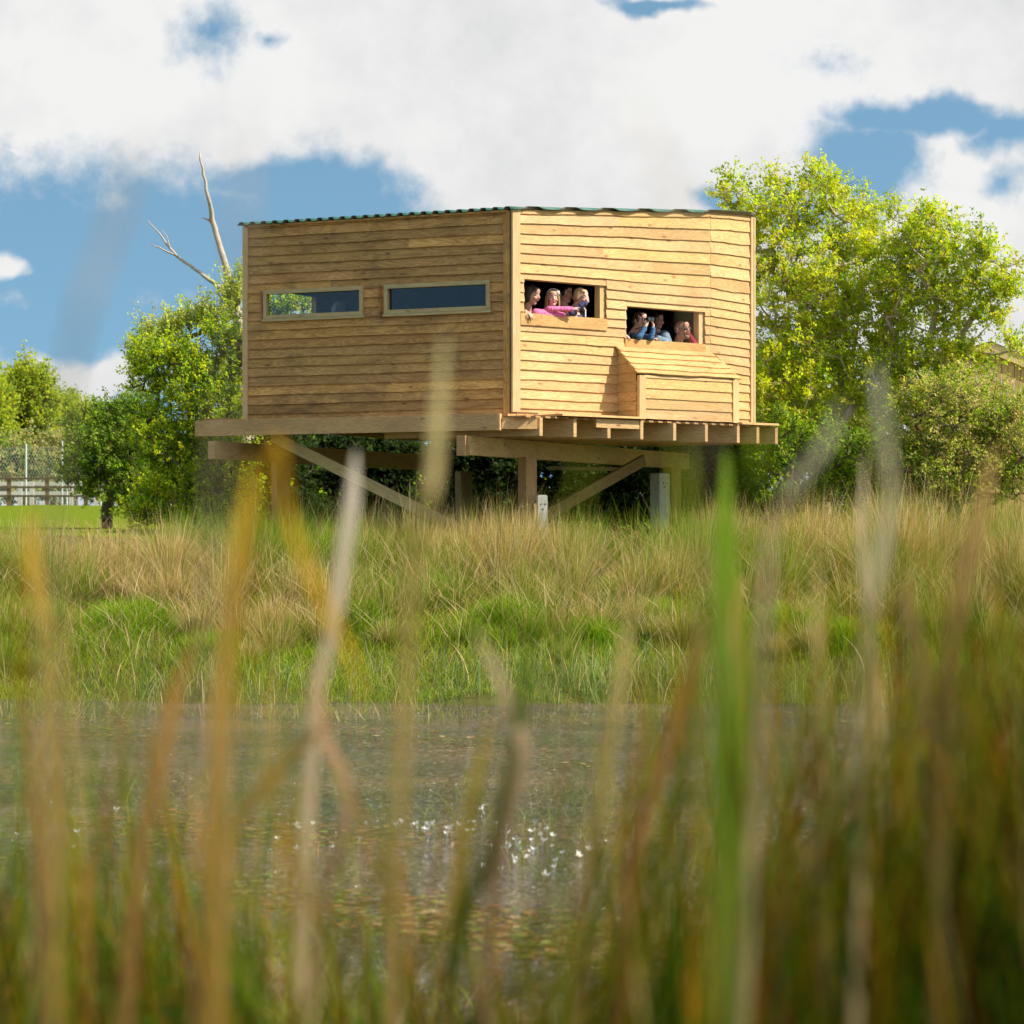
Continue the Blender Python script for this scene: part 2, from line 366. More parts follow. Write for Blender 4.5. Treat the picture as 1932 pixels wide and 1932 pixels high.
# ---------------------------------------------------------------- pond weed and flowers
def pond():
    rs = np.random.RandomState(5)
    W = BL()
    n = 44000
    Y = 1./rs.uniform(1/28., 1/9., n); X = rs.uniform(-1, 1, n)*(.19*Y+.5)
    patch = wob(X*1.6+7, Y*1.1)*1.6+rs.normal(0, .12, n)
    band = np.exp(-((Y-15.2)/1.3)**2)*.5+np.exp(-((Y-24.5)/1.6)**2)*.28+np.exp(-((Y-11)/1.5)**2)*.35
    k = patch+band > .55; X, Y = X[k], Y[k]; n = len(X)
    a = rs.uniform(0, 6.28, n); s = rs.uniform(.012, .045, n)
    u = np.stack([np.cos(a), np.sin(a), 0*a], 1)*s[:, None]; v = np.stack([-np.sin(a), np.cos(a), rs.normal(0, .12, n)], 1)*(s*.45)[:, None]
    c = np.stack([X, Y, rs.uniform(.003, .02, n)], 1)
    V = np.stack([c-u, c-v, c+u, c+v], 1).reshape(-1, 3); Q = (np.arange(n)*4)[:, None]+np.arange(4)[None]
    C = np.repeat(colmix(rs, n, [(.42, .20, .08), (.28, .15, .06), (.34, .32, .07), (.20, .26, .05), (.44, .31, .15)], [1, 1, .8, .8, .6]), 4, 0)
    W.add(V, Q, C)
    n = 6000; Y = 1./rs.uniform(1/19., 1/8.6, n); X = rs.uniform(-1, 1, n)*(.19*Y+.5)
    k = wob(X*1.9-3, Y*1.4) > -.02; X, Y = X[k], Y[k]; n = len(X)
    c1 = colmix(rs, n, [GRN, LIME, OLIVE, TAN], [1, .6, 1, .8])
    W.add(*blades(np.stack([X, Y, 0*X-.05], 1), rs.uniform(.07, .24, n), rs.normal(0, .7, (n, 2)), 1.5, rs.uniform(.003, .007, n), c1*.6, c1, 3, rs=rs))
    o = W.build('pond_weed', M['blade']); tag(o, 'floating brown and green pond weed on the water', 'pond weed', kind='stuff')
    # white water flowers
    wm = plain('white petals', (.82, .82, .78), .6); ym = plain('yellow flower centre', (.7, .5, .05), .6)
    mesh = None; protos = []
    for pr in range(3):
        mb = MB()
        for k in range(5):
            a = k*2*math.pi/5+pr*.5; tilt = .45+.5*((k+pr) % 3)/3
            u = Vector((math.cos(a), math.sin(a), 0)); v = Vector((-math.sin(a), math.cos(a), 0)); r = .017; z0 = Vector((0, 0, .012))
            pts = [z0+u*.003, z0+u*r*.6+v*r*.42+Vector((0, 0, r*tilt*.6)), z0+u*r*1.25+Vector((0, 0, r*tilt*1.4)), z0+u*r*.6-v*r*.42+Vector((0, 0, r*tilt*.6))]
            mb.face(pts)
        for k in range(6):
            a = k*math.pi/3; b = (k+1)*math.pi/3
            mb.face([(0, 0, .018), (math.cos(a)*.005, math.sin(a)*.005, .013), (math.cos(b)*.005, math.sin(b)*.005, .013)], None, (1, 1, 1), 1)
        mb.tube([(0, 0, -.01), (.002, 0, 0), (0, 0, .012)], [.0015]*3, 5)
        protos.append(mb.build('water_flower', [wm, ym]))
    i = 0
    spots = []
    for (cx, cy, sx, sy, n, lab) in ((840, 1562, 70, 10, 24, 'white pond flower in the cluster left of the brown weed'), (560, 1592, 55, 16, 14, 'white pond flower floating among dark left water'),
                                     (110, 1560, 80, 30, 6, 'white pond flower floating alone near the left edge'),
                                     (1010, 1605, 70, 26, 40, 'white pond flower crowded on the orange brown weed'), (1620, 1602, 60, 12, 12, 'white pond flower on dark open water at right')):
        for k in range(n):
            px, py = cx+rs.normal(0, sx*.85), cy+rs.normal(0, sy*1.15)
            Y = EYE*F/(py-HY); X = (px-CX)/F*Y
            if i < 3: o = protos[i]
            else: o = protos[i % 3].copy(); COL.objects.link(o)
            o.location = (X, Y, .002); s = rs.uniform(.55, 1.25); o.scale = (s, s, s*rs.uniform(.8, 1.5)); o.rotation_euler = (rs.normal(0, .3), rs.normal(0, .3), rs.uniform(0, 6.28))
            tag(o, lab, 'flower', lab.replace('white pond flower', 'white pond flowers')); i += 1
pond()
# ---------------------------------------------------------------- the bird hide
aL, aM, aK = R(26), R(41), R(58)
P0 = Vector((0, 34.67, 0)); TL = Vector((-math.cos(aL), math.sin(aL), 0)); NL = Vector((-math.sin(aL), -math.cos(aL), 0))
TM = Vector((math.cos(aM), math.sin(aM), 0)); NM = Vector((math.sin(aM), -math.cos(aM), 0))
TK = Vector((math.cos(aK), math.sin(aK), 0)); NK = Vector((math.sin(aK), -math.cos(aK), 0))
PL = P0+TL*3.90; P1 = P0+TM*3.50; P2 = P1+TK*1.229; P3 = Vector((3.30, 38.5, 0)); P4 = PL-NL*4.9
ZB, ZT = 3.26, 5.83
GR = Vector((math.sin(aL), math.cos(aL), 0))
def ztop(p): return ZT+.073*max(0, (Vector(p)-P0).dot(GR))
hide = empty('bird_hide', (0, 36.5, 1.2))
tag(hide, 'raised wooden wildlife hide clad in waney boards, on posts', 'bird hide')

def rect_minus(r, holes):
    out = [r]
    for h in holes:
        nxt = []
        for (a, b, c, d) in out:
            if h[0] >= b or h[1] <= a or h[2] >= d or h[3] <= c: nxt.append((a, b, c, d)); continue
            if h[0] > a: nxt.append((a, h[0], c, d))
            if h[1] < b: nxt.append((h[1], b, c, d))
            a2, b2 = max(a, h[0]), min(b, h[1])
            if h[2] > c: nxt.append((a2, b2, c, h[2]))
            if h[3] < d: nxt.append((a2, b2, h[3], d))
        out = nxt
    return out
def clad(mb, O, T, N, t0, t1, z0, z1, ex, holes=(), warp=None, rs=None, joints=(), out=.034, wav=.010, tintv=.13):
    rs = rs or random.Random(1)
    nrow = int(math.ceil((z1-z0)/ex-1e-6))
    ph = [rs.uniform(0, 6) for _ in range(200)]
    for k in range(nrow):
        za, zb = z0+k*ex, min(z0+(k+1)*ex, z1)
        cuts = [t0]+sorted([j for j in joints if t0 < j < t1 and rs.random() < .8])+[t1]
        if not joints and t1-t0 > 2.5: cuts = [t0, t0+(t1-t0)*rs.uniform(.3, .7), t1] if rs.random() < .35 else [t0, t1]
        for ci in range(len(cuts)-1):
            g = rs.uniform(1-tintv, 1+tintv*.8); tint = (g, g*rs.uniform(.94, 1.03), g*rs.uniform(.84, 1.08))
            ou, ov = rs.uniform(0, 90), rs.uniform(0, 90); p_ = rs.uniform(0, 6); amp = wav*rs.uniform(.4, 1.6)
            rects = rect_minus((cuts[ci]+(.0015 if ci else 0), cuts[ci+1], za, zb), holes)
            for (a, b, c, d) in rects:
                if b-a < .004 or d-c < .012: continue
                onb = abs(c-za) < 1e-6
                n = max(1, int((b-a)/.09))
                jit = rs.uniform(-.004, .004) if len(rects) > 1 else 0
                cols = []
                for i in range(n+1):
                    t = a+(b-a)*i/n
                    wv = amp*(math.sin(t*2.3+p_)+.6*math.sin(t*6.1+p_*2)+.35*math.sin(t*17+p_*5))*.6
                    zl = c-(.018 if onb else 0)+(wv if onb else 0); zh = d+.004
                    if warp: zl2, zh2 = warp(t, zl), warp(t, zh)
                    else: zl2, zh2 = zl, zh
                    fl = (zl-za)/ex; fh = (zh-za)/ex
                    nl = out-(out-.010)*max(0, min(1.1, fl+.1)); nh = out-(out-.010)*max(0, min(1.1, fh))
                    nl += jit; nh += jit
                    q = O+T*t
                    cols.append((q+N*nh+Vector((0, 0, zh2)), q+N*nl+Vector((0, 0, zl2)), q+N*(nl-.020)+Vector((0, 0, zl2+.003)), q+N*(nh-.014)+Vector((0, 0, zh2)), t, zl, zh))
                for i in range(n):
                    A, B_ = cols[i], cols[i+1]
                    mb.face([A[0], A[1], B_[1], B_[0]], [(ou+A[4], ov+A[6]-za), (ou+A[4], ov+A[5]-za), (ou+B_[4], ov+B_[5]-za), (ou+B_[4], ov+B_[6]-za)], tint)
                    mb.face([A[1], A[2], B_[2], B_[1]], [(ou+A[4], ov), (ou+A[4], ov+.02), (ou+B_[4], ov+.02), (ou+B_[4], ov)], tint)
                    mb.face([A[2], A[3], B_[3], B_[2]], [(ou+A[4], ov), (ou+A[4], ov+.1), (ou+B_[4], ov+.1), (ou+B_[4], ov)], tint)
                for e, fl_ in ((cols[0], 0), (cols[-1], 1)):
                    mb.face([e[0], e[3], e[2], e[1]], [(ou, ov), (ou+.01, ov), (ou+.01, ov+.1), (ou, ov+.1)], tint)
def panel(mb, O, T, N, t0, t1, z0, zt, holes, n0, n1, ztf=None):
    """solid sheet between n0 and n1 (behind the boards) with rectangular holes"""
    ztf = ztf or (lambda t: zt)
    rs_ = rect_minus((t0, t1, z0, zt), holes)
    for (a, b, c, d) in rs_:
        da = ztf(a) if abs(d-zt) < 1e-6 else d; db = ztf(b) if abs(d-zt) < 1e-6 else d
        def q(t, z, n): return O+T*t+N*n+Vector((0, 0, z))
        for n in (n0, n1): mb.face([q(a, c, n), q(b, c, n), q(b, db, n), q(a, da, n)])
        for (t, zz) in ((a, da), (b, db)): mb.face([q(t, c, n0), q(t, c, n1), q(t, zz, n1), q(t, zz, n0)])
        mb.face([q(a, c, n0), q(b, c, n0), q(b, c, n1), q(a, c, n1)])
        mb.face([q(a, da, n0), q(b, db, n0), q(b, db, n1), q(a, da, n1)])

def warpM(O, T):
    def w(t, z):
        if z < 5.0: return z
        f = (z-5.0)/(ZT-5.0); return z+f*(ztop(O+T*t)-ZT)
    return w
HL = [(2.115, 3.608, 4.585, 4.960), (.288, 1.802, 4.585, 4.960)]
HM = [(.183, 1.602, 4.545, 4.976), (1.956, 3.404, 4.307, 4.735)]
# left wall
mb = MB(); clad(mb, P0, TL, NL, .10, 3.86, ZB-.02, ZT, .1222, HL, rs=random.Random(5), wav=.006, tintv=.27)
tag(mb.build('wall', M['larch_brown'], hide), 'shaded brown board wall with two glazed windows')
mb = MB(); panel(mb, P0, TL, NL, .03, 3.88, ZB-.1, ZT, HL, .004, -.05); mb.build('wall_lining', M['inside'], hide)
# rough bark-edged batten ends beside the left windows
for t in (1.86, 3.635):
    m = MB(); m.beam(P0+TL*t+NL*.05+Vector((0, 0, 4.545)), P0+TL*(t+.012)+NL*.05+Vector((0, 0, 4.965)), .02, .028, c=(.8, .62, .5), up=(0, 1, 0)); m.build('batten', M['larch_brown'], hide)
# sunlit wall
mb = MB(); rr = random.Random(9)
boxhole = (1.80, 3.50, 3.0, 4.14)
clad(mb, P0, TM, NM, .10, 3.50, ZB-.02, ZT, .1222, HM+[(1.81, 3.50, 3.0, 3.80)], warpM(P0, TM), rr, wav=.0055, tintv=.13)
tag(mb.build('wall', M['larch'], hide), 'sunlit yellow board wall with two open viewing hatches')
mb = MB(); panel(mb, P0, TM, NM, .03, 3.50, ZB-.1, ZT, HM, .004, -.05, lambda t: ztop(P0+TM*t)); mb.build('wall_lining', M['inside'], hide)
mb = MB(); clad(mb, P1, TK, NK, .0, 1.19, ZB-.02, ZT, .1222, [], warpM(P1, TK), random.Random(12), wav=.007, tintv=.12)
tag(mb.build('wall', M['larch'], hide), 'narrow sunlit wall section turned away beside the corner')
mb = MB(); panel(mb, P1, TK, NK, .0, 1.20, ZB-.1, ZT, [], .003, -.05, lambda t: ztop(P1+TK*t)); mb.build('wall_lining', M['inside'], hide)
# back walls (seen only from inside), end wall with its opening
TE = -NL; NE = Vector((-TE.y, TE.x, 0))
mb = MB(); panel(mb, PL, TE, NE, .05, 4.9, ZB-.1, ZT, [(.45, 1.75, 4.50, 5.03)], 0, -.05, lambda t: ztop(PL+TE*t)); 
clad(mb, PL, TE, NE, .05, 4.9, ZB, ZT, .1222, [(.45, 1.75, 4.50, 5.03)], warpM(PL, TE), random.Random(3)); mb.build('wall', M['larch_brown'], hide)
d = (P3-P4); Lb = d.length; TB = d/Lb; NB = Vector((-TB.y, TB.x, 0))
mb = MB(); panel(mb, P4, TB, NB, 0, Lb, ZB-.1, ZT, [], 0, -.05, lambda t: ztop(P4+TB*t)); mb.build('wall', M['inside'], hide)
d = (P3-P2); Lc = d.length; TC = d/Lc; NC = Vector((TC.y, -TC.x, 0))
mb = MB(); panel(mb, P2, TC, NC, 0, Lc, ZB-.1, ZT, [], 0, -.05, lambda t: ztop(P2+TC*t)); mb.build('wall', M['larch'], hide)
# interior floor, bench
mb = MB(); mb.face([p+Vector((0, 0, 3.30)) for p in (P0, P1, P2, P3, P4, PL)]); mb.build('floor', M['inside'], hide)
mb = MB(); mb.beam(P0+TM*.2-NM*.55+Vector((0, 0, 3.74)), P0+TM*3.2-NM*.55+Vector((0, 0, 3.74)), .5, .04); 
for t in (.3, 1.7, 3.1): mb.beam(P0+TM*t-NM*.55+Vector((0, 0, 3.30)), P0+TM*t-NM*.55+Vector((0, 0, 3.72)), .3, .05, up=(1, 0, 0))
mb.build('bench', M['inside'], hide)
# corner posts
def vbeam(p, T, N, w, dpt, z0, z1, mat, name='corner_post', lab=None, c=None):
    m = MB(); m.beam(Vector(p)+Vector((0, 0, z0)), Vector(p)+Vector((0, 0, z1)), w, dpt, side=T, c=c)
    o = m.build(name, mat, hide)
    if lab: tag(o, lab)
    return o
vbeam(P0+TM*.035+NM*.03, TM, NM, .128, .036, ZB-.005, ZT+.01, M['pine'])
vbeam(P0+TL*.058+NL*.028, TL, NL, .085, .034, ZB-.005, ZT-.005, M['larch_brown'])
vbeam(P2+NK*.03-TK*.012, TK, NK, .13, .036, ZB-.01, ztop(P2)-.02, M['pine'])
vbeam(P2+TC*.0-TK*.0+NC*.03, TC, NC, .08, .036, ZB-.01, ztop(P2)-.03, M['pine'])
vbeam(PL+NL*.03-TL*.005, TL, NL, .075, .036, ZB-.01, ZT-.01, M['pine'])
# jambs, sills of the open hatches
for (a, b, c, d), zz in zip(HM, (0, 0)):
    m = MB(); O = P0
    def q(t, n, z): return O+TM*t+NM*n+Vector((0, 0, z))
    m.beam(q(b-.045, -.055, c), q(b-.045, -.055, d), .09, .10, side=TM)
    m.beam(q(a+.012, -.06, c), q(a+.012, -.06, d), .024, .10, side=TM)
    m.beam(q(a, -.045, c-.016), q(b, -.045, c-.016), .12, .03)
    m.beam(q(a, -.06, d+.012), q(b, -.06, d+.012), .10, .025)
    m.build('window_frame', M['pine'], hide)
# raised sill boards, broad plank under each hatch
m = MB(); m.beam(P0+TM*.112+NM*.032+Vector((0, 0, 4.470)), P0+TM*1.60+NM*.032+Vector((0, 0, 4.470)), .022, .150, c=(.96, .88, .76)); m.build('sill', M['larch'], hide)
m = MB(); m.beam(P0+TM*1.92+NM*.033+Vector((0, 0, 4.254)), P0+TM*3.395+NM*.033+Vector((0, 0, 4.254)), .022, .105, c=(.96, .88, .76)); m.build('sill', M['larch'], hide)
# glazed windows
t = NT('window glass'); g = t.n('ShaderNodeBsdfPrincipled', i_Roughness=.0, i_IOR=1.5); g.inputs['Base Color'].default_value = (.86, .92, .95, 1); g.inputs['Transmission Weight'].default_value = 1.
t.l(g.outputs[0], t.out.inputs[0]); M['glass'] = t.m
for (a, b, c, d) in HL:
    m = MB(); w = .05
    def q(t_, n, z): return P0+TL*t_+NL*n+Vector((0, 0, z))
    m.beam(q(a, .028, d-w/2), q(b, .028, d-w/2), .075, w, c=(1, 1, .95)); m.beam(q(a, .028, c+w/2), q(b, .028, c+w/2), .075, w, c=(1, 1, .95))
    m.beam(q(a+w/2, .026, c+w), q(a+w/2, .026, d-w), w, .071, side=TL, c=(1, 1, .95)); m.beam(q(b-w/2, .026, c+w), q(b-w/2, .026, d-w), w, .071, side=TL, c=(1, 1, .95))
    m.beam(q(a-.02, .040, c-.018), q(b+.02, .040, c-.018), .06, .03, c=(1.05, 1.05, 1))
    o = m.build('window', M['pine_green'], hide)
    m = MB(); m.beam(q(a+w*.8, -.0, (c+d)/2), q(b-w*.8, -.0, (c+d)/2), .006, d-c-1.4*w)
    pn = m.build('pane', M['glass'], None); pn.parent = o; pn.location = (0, 0, 0)
# roof: corrugated sheet
C_ = Vector((math.cos(R(56)), math.sin(R(56)), 0)); D_ = Vector((C_.y, -C_.x, 0)); pitch = .168
poly = []
base = [(P0, .07, .05)]
def offset_poly(pts, offs):
    n = len(pts); out = []
    lines = []
    for i in range(n):
        a, b = pts[i], pts[(i+1) % n]; dd = (b-a).normalized(); nn = Vector((dd.y, -dd.x, 0)); lines.append((a+nn*offs[i], dd))
    for i in range(n):
        (p, u), (q_, v) = lines[i-1], lines[i]
        den = u.x*v.y-u.y*v.x; s_ = ((q_.x-p.x)*v.y-(q_.y-p.y)*v.x)/den; out.append(p+u*s_)
    return out
pts = [P0, P1, P2, P3, P4, PL]
poly = offset_poly(pts, [.085, .10, .06, .1, .1, .085])
def clipline(poly, a):     # interval of b for points with D_.p = a
    bs = []
    n = len(poly)
    for i in range(n):
        p, q_ = poly[i], poly[(i+1) % n]; da, db = p.dot(D_)-a, q_.dot(D_)-a
        if (da <= 0) != (db <= 0):
            s_ = da/(da-db); bs.append((p+(q_-p)*s_).dot(C_))
    return (min(bs), max(bs)) if len(bs) >= 2 else None
a0 = min(p.dot(D_) for p in poly)+1e-3; a1 = max(p.dot(D_) for p in poly)-1e-3
def prof(a):
    f = (a/pitch) % 1.0; x = abs(f-.5)*2          # ridge around f=.5
    s_ = max(0., min(1., (.62-x)/.30)); return .036*(s_*s_*(3-2*s_))
m = MB(); N_ = int((a1-a0)/(pitch/14)); prev = None
for i in range(N_+1):
    a = a0+(a1-a0)*i/N_; r_ = clipline(poly, a)
    if not r_: continue
    colp = []
    for k in range(9):
        b = r_[0]+(r_[1]-r_[0])*(k/8.)
        p = D_*a+C_*b; h = (p-P0).dot(GR)*.073
        colp.append(Vector((p.x, p.y, ZT+.012+h+prof(a))))
    if prev:
        for k in range(8): m.face([prev[k], colp[k], colp[k+1], prev[k+1]])
    prev = colp
t = NT('green roof sheet'); b = t.n('ShaderNodeBsdfPrincipled', i_Roughness=.4)
bf = t.n('ShaderNodeNewGeometry').outputs['Backfacing']
oc = t.n('ShaderNodeTexCoord').outputs['Object']
t.l(t.mix(t.noise(oc, 3, 3, .5), (.03, .12, .08), (.04, .15, .10)), b.inputs['Base Color']); t.l(b.outputs[0], t.out.inputs[0]); M['roof'] = t.m
M['roof_under'] = plain('roof sheet underside', (.20, .165, .12), .6)
roof = m.build('roof', [M['roof'], M['roof_under']], hide, smooth=True, merge=True)
sol = roof.modifiers.new('thick', 'SOLIDIFY'); sol.thickness = .004; sol.offset = -1; sol.material_offset = 1; sol.material_offset_rim = 0
# top plate boards beneath the sheet
m = MB()
m.beam(P0+TL*.05+NL*.045+Vector((0, 0, ZT-.012)), P0+TL*3.9+NL*.045+Vector((0, 0, ZT-.012)), .03, .022)
m.build('eaves_batten', M['larch_brown'], hide)
# lean-to box on the sunlit wall
PB = .40
box = empty('lean_to_box'); box.parent = hide; box.location = -hide.location; box['label'] = 'boxed bay with sloping board lid projecting from the sunlit wall'
FO = P0+NM*PB
m = MB(); clad(m, FO, TM, NM, 1.90, 3.55, 3.27, 3.80, .132, [], rs=random.Random(4), wav=.003, out=.028)
o = m.build('box_front', M['larch'], None); o.parent = box
m = MB(); m.beam(FO+TM*1.855+NM*.012+Vector((0, 0, 3.245)), FO+TM*1.855+NM*.012+Vector((0, 0, 3.81)), .11, .05, side=TM, c=(.95, .92, .85)); o = m.build('box_post', M['pine'], None); o.parent = box
m = MB(); m.beam(FO+TM*3.575+NM*.012+Vector((0, 0, 3.245)), FO+TM*3.575+NM*.012+Vector((0, 0, 3.81)), .11, .05, side=TM, c=(1.05, 1.0, .9)); o = m.build('box_post', M['pine'], None); o.parent = box
m = MB(); m.beam(FO+TM*1.9+NM*.006+Vector((0, 0, 3.80)), FO+TM*3.55+NM*.006+Vector((0, 0, 3.80)), .04, .035, c=(1.05, 1.02, .95)); o = m.build('box_rail', M['pine'], None); o.parent = box
# side cheeks, cut under the sloping lid
for tt, sg in ((1.815, -1), (3.60, 1)):
    m = MB(); rs2 = random.Random(8+sg)
    for k in range(8):
        za, zb = 3.25+k*.122, 3.25+(k+1)*.122
        def nmax(z): return PB-.02 if z < 3.83 else PB*max(0, (4.19-z)/.36)
        if za > 4.17: break
        n1, n2 = nmax(za), nmax(min(zb, 4.18)); g = rs2.uniform(.85, 1.1); tt2 = (g, g, g*.95); ou = rs2.uniform(0, 50)
        O1 = P0+TM*(tt+sg*.026); O2 = P0+TM*(tt+sg*.010)
        q = [O1+NM*.0+Vector((0, 0, za-.01)), O1+NM*n1+Vector((0, 0, za-.01)), O2+NM*n2+Vector((0, 0, min(zb, 4.18))), O2+Vector((0, 0, min(zb, 4.18)))]
        m.face(q, [(ou, ou), (ou+n1, ou), (ou+n2, ou+.12), (ou, ou+.12)], tt2)
        O3 = P0+TM*(tt-sg*.004)
        m.face([q[0], q[1], O3+NM*n1+Vector((0, 0, za-.006)), O3+Vector((0, 0, za-.006))], None, tt2)
    m.beam(P0+TM*tt+NM*.0+Vector((0, 0, 3.5)), P0+TM*tt+NM*(PB-.01)+Vector((0, 0, 3.5)), .01, .5, side=TM)
    o = m.build('box_side', M['larch'], None); o.parent = box
# lid boards
m = MB(); sl = Vector((NM.x*(PB+.035), NM.y*(PB+.035), 3.815-4.215)); rs2 = random.Random(2); nb = 5
dn = sl.normalized(); nrm = TM.cross(dn).normalized(); nrm = nrm if nrm.z > 0 else -nrm
for k in range(nb):
    f0, f1 = k/nb, (k+1)/nb+.05
    s0 = P0+Vector((0, 0, 4.215))+sl*f0+nrm*.012; s1 = P0+Vector((0, 0, 4.215))+sl*min(f1, 1.0)+nrm*.034
    ta = 1.765-rs2.uniform(0, .012); tb_ = 3.50+.12*f0+rs2.uniform(-.01, .012)+(.05 if k > 1 else 0)
    g = rs2.uniform(.92, 1.08); c = (g, g*.98, g*.93); ou = rs2.uniform(0, 60)
    nn = 16; A = []; Bv = []
    for i in range(nn+1):
        tq = ta+(tb_-ta)*i/nn; wv = .006*math.sin(tq*5+k*2)+.004*math.sin(tq*13+k)
        A.append(s0+TM*tq); Bv.append(s1+TM*tq+dn*wv)
    for i in range(nn):
        u0, u1 = ou+(tb_-ta)*i/nn, ou+(tb_-ta)*(i+1)/nn
        m.face([A[i], Bv[i], Bv[i+1], A[i+1]], [(u0, ou), (u0, ou+.12), (u1, ou+.12), (u1, ou)], c)
        m.face([Bv[i], Bv[i]-nrm*.02, Bv[i+1]-nrm*.02, Bv[i+1]], [(u0, ou), (u0, ou+.02), (u1, ou+.02), (u1, ou)], c)
        m.face([A[i]-nrm*.02, Bv[i]-nrm*.02, Bv[i+1]-nrm*.02, A[i+1]-nrm*.02], None, c)
    for e in (0, -1): m.face([A[e], Bv[e], Bv[e]-nrm*.02, A[e]-nrm*.02], [(ou, ou), (ou+.1, ou), (ou+.1, ou+.02), (ou, ou+.02)], c)
o = m.build('box_lid', M['larch'], None); o.parent = box
# ---- deck
ZD = 3.235
JO = .48
def jend(px):          # where a joist end seen at px falls on the deck edge line
    o = P0+NM*JO; k = (px-CX)/F; tt = (k*o.y-o.x)/(TM.x-k*TM.y); return o+TM*tt
for px in (1021, 1085, 1149, 1211, 1273, 1333, 1393, 1430, 1465):
    e = jend(px); m = MB(); h = .225
    m.beam(e+Vector((0, 0, ZD-.03-h/2)), e+TL*2.2+Vector((0, 0, ZD-.03-h/2)), .047, h, ends=TM, c=(1.0, .98, .92) if px < 1400 else (.85, .78, .7))
    m.build('joist', M['deck'], hide)
# fascia beam along the left wall
m = MB(); q0 = P0+NL*.42; m.beam(q0+TL*(-.02)+Vector((0, 0, ZD-.088)), q0+TL*4.42+Vector((0, 0, ZD-.088)), .05, .20, c=(.95, .92, .84)); m.build('fascia_beam', M['deck'], hide)
m = MB(); m.beam(q0+TL*(-.03)-NL*.20+Vector((0, 0, ZD+.006)), q0+TL*4.40-NL*.20+Vector((0, 0, ZD+.006)), .44, .024, c=(1.02, 1., .9)); m.build('deck_board', M['deck'], hide)
m = MB(); m.beam(PL+TL*.02+NL*.2+Vector((0, 0, ZD+.032)), PL+TL*.45+NL*.2+Vector((0, 0, ZD+.032)), .3, .03, c=(.7, .55, .42)); m.build('deck_board', M['deck'], hide)
# trimmer and stub boards under the near corner
c0_ = q0-TL*.03; e1 = jend(1018)
m = MB(); a = Vector((c0_.x+.03, c0_.y+.02, 0)); m.beam(a+Vector((0, 0, ZD-.10)), e1+Vector((-.03, .01, ZD-.10)), .045, .145, c=(1.25, 1.15, 1.05)); m.build('trimmer', M['deck'], hide)
m = MB(); m.beam(c0_+TL*.02+Vector((0, 0, ZD-.088)), c0_-TL*.02+Vector((0, 0, ZD-.088)), .06, .205, c=(1.2, 1.08, .95)); m.build('joist', M['deck'], hide)
for k in range(3):
    m = MB(); p = a+TM*(.02+k*.145)+NM*.02; m.beam(p+Vector((0, 0, ZD+.002)), p+TM*.135+Vector((0, 0, ZD+.002)), .14, .028, c=(1.15, .95, .72)); m.build('deck_board', M['deck'], hide)
m = MB(); p = a+TM*.25-NM*.06
nt = 13
for k in range(nt):
    m.beam(p+TM*(k*.028)+Vector((0, 0, ZD+.040)), p+TM*(k*.028+.016)+Vector((0, 0, ZD+.040)), .12, .018, c=(.55, .42, .32))
m.beam(p+Vector((0, 0, ZD+.022)), p+TM*(nt*.028)+Vector((0, 0, ZD+.022)), .12, .02, c=(.6, .45, .34)); m.build('deck_board', M['deck'], hide)
# long deck boards beside the sunlit wall
m = MB(); m.beam(P0+TM*.36+NM*.30+Vector((0, 0, ZD+.016)), P0+TM*1.80+NM*.30+Vector((0, 0, ZD+.016)), .50, .026, c=(1.35, 1.25, 1.1)); m.build('deck_board', M['deck'], hide)
m = MB(); q1 = jend(1397); q2 = jend(1467); m.beam(q1-NM*.12+Vector((0, 0, ZD+.005)), q2-NM*.12+Vector((0, 0, ZD+.005)), .3, .028, c=(1.35, 1.25, 1.1)); m.build('deck_board', M['deck'], hide)
m = MB(); m.beam(P0+TM*1.0+NM*.46+Vector((0, 0, ZD-.07)), P0+TM*1.75+NM*.46+Vector((0, 0, ZD-.07)), .045, .11); m.build('trimmer', M['deck'], hide)
# deck floor seen from beneath
m = MB()
for k in range(52):
    oo = P0+NL*.30-NL*(.15*k); q_ = .0938
    sx_ = min((q_*oo.y-oo.x)/(.8988+q_*.4384), .424*(.15*k-.3)+.50)
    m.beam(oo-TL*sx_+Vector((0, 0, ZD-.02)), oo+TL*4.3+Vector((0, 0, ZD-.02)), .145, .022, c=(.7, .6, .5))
tag(m.build('decking', M['deck'], hide), 'rows of deck planks under the hide')
# girders
GD = GR
for (sx, sy, L, lab) in ((-.57, 34.42, 7.2, 'thick bearer beam below the near corner'), (-3.93, 36.0, 6.6, 'thick bearer beam at the left end')):
    m = MB(); p = Vector((sx, sy, 2.86)); m.beam(p, p+GD*L, .10, .235, c=(.95, .95, .85)); tag(m.build('bearer', M['deck'], hide), lab)
m = MB(); p = Vector((-.63, 34.40, 2.86)); m.beam(p-GD*.02, p+GD*.08, .12, .25, c=(.7, .62, .55)); m.build('bearer_end', M['deck'], hide)
# posts
def post(px, Y, w, z1, rot, mat, name='support_post', c=None, lab=None):
    X = (px-CX)/F*Y; m = MB(); T = Vector((math.cos(R(rot)), math.sin(R(rot)), 0))
    zg = float(gz(X, Y))-.3; m.beam((X, Y, zg), (X, Y, z1), w, w, side=T, c=c); o = m.build(name, mat, hide)
    if lab: tag(o, lab)
    return Vector((X, Y, zg))
post(995, 35.45, .172, 2.75, -52+90, M['brown'], c=(1.25, 1.25, 1.05), lab='thick timber post under the near corner')
post(530, 37.6, .20, 2.75, 26, M['brown'], lab='brown timber post at the left end')
post(875, 42.3, .20, 2.75, 26, M['brown'])
post(1268, 40.0, .19, 2.75, 38, M['brown'], c=(1.2, 1.15, .95), lab='timber post beside the tall concrete post')
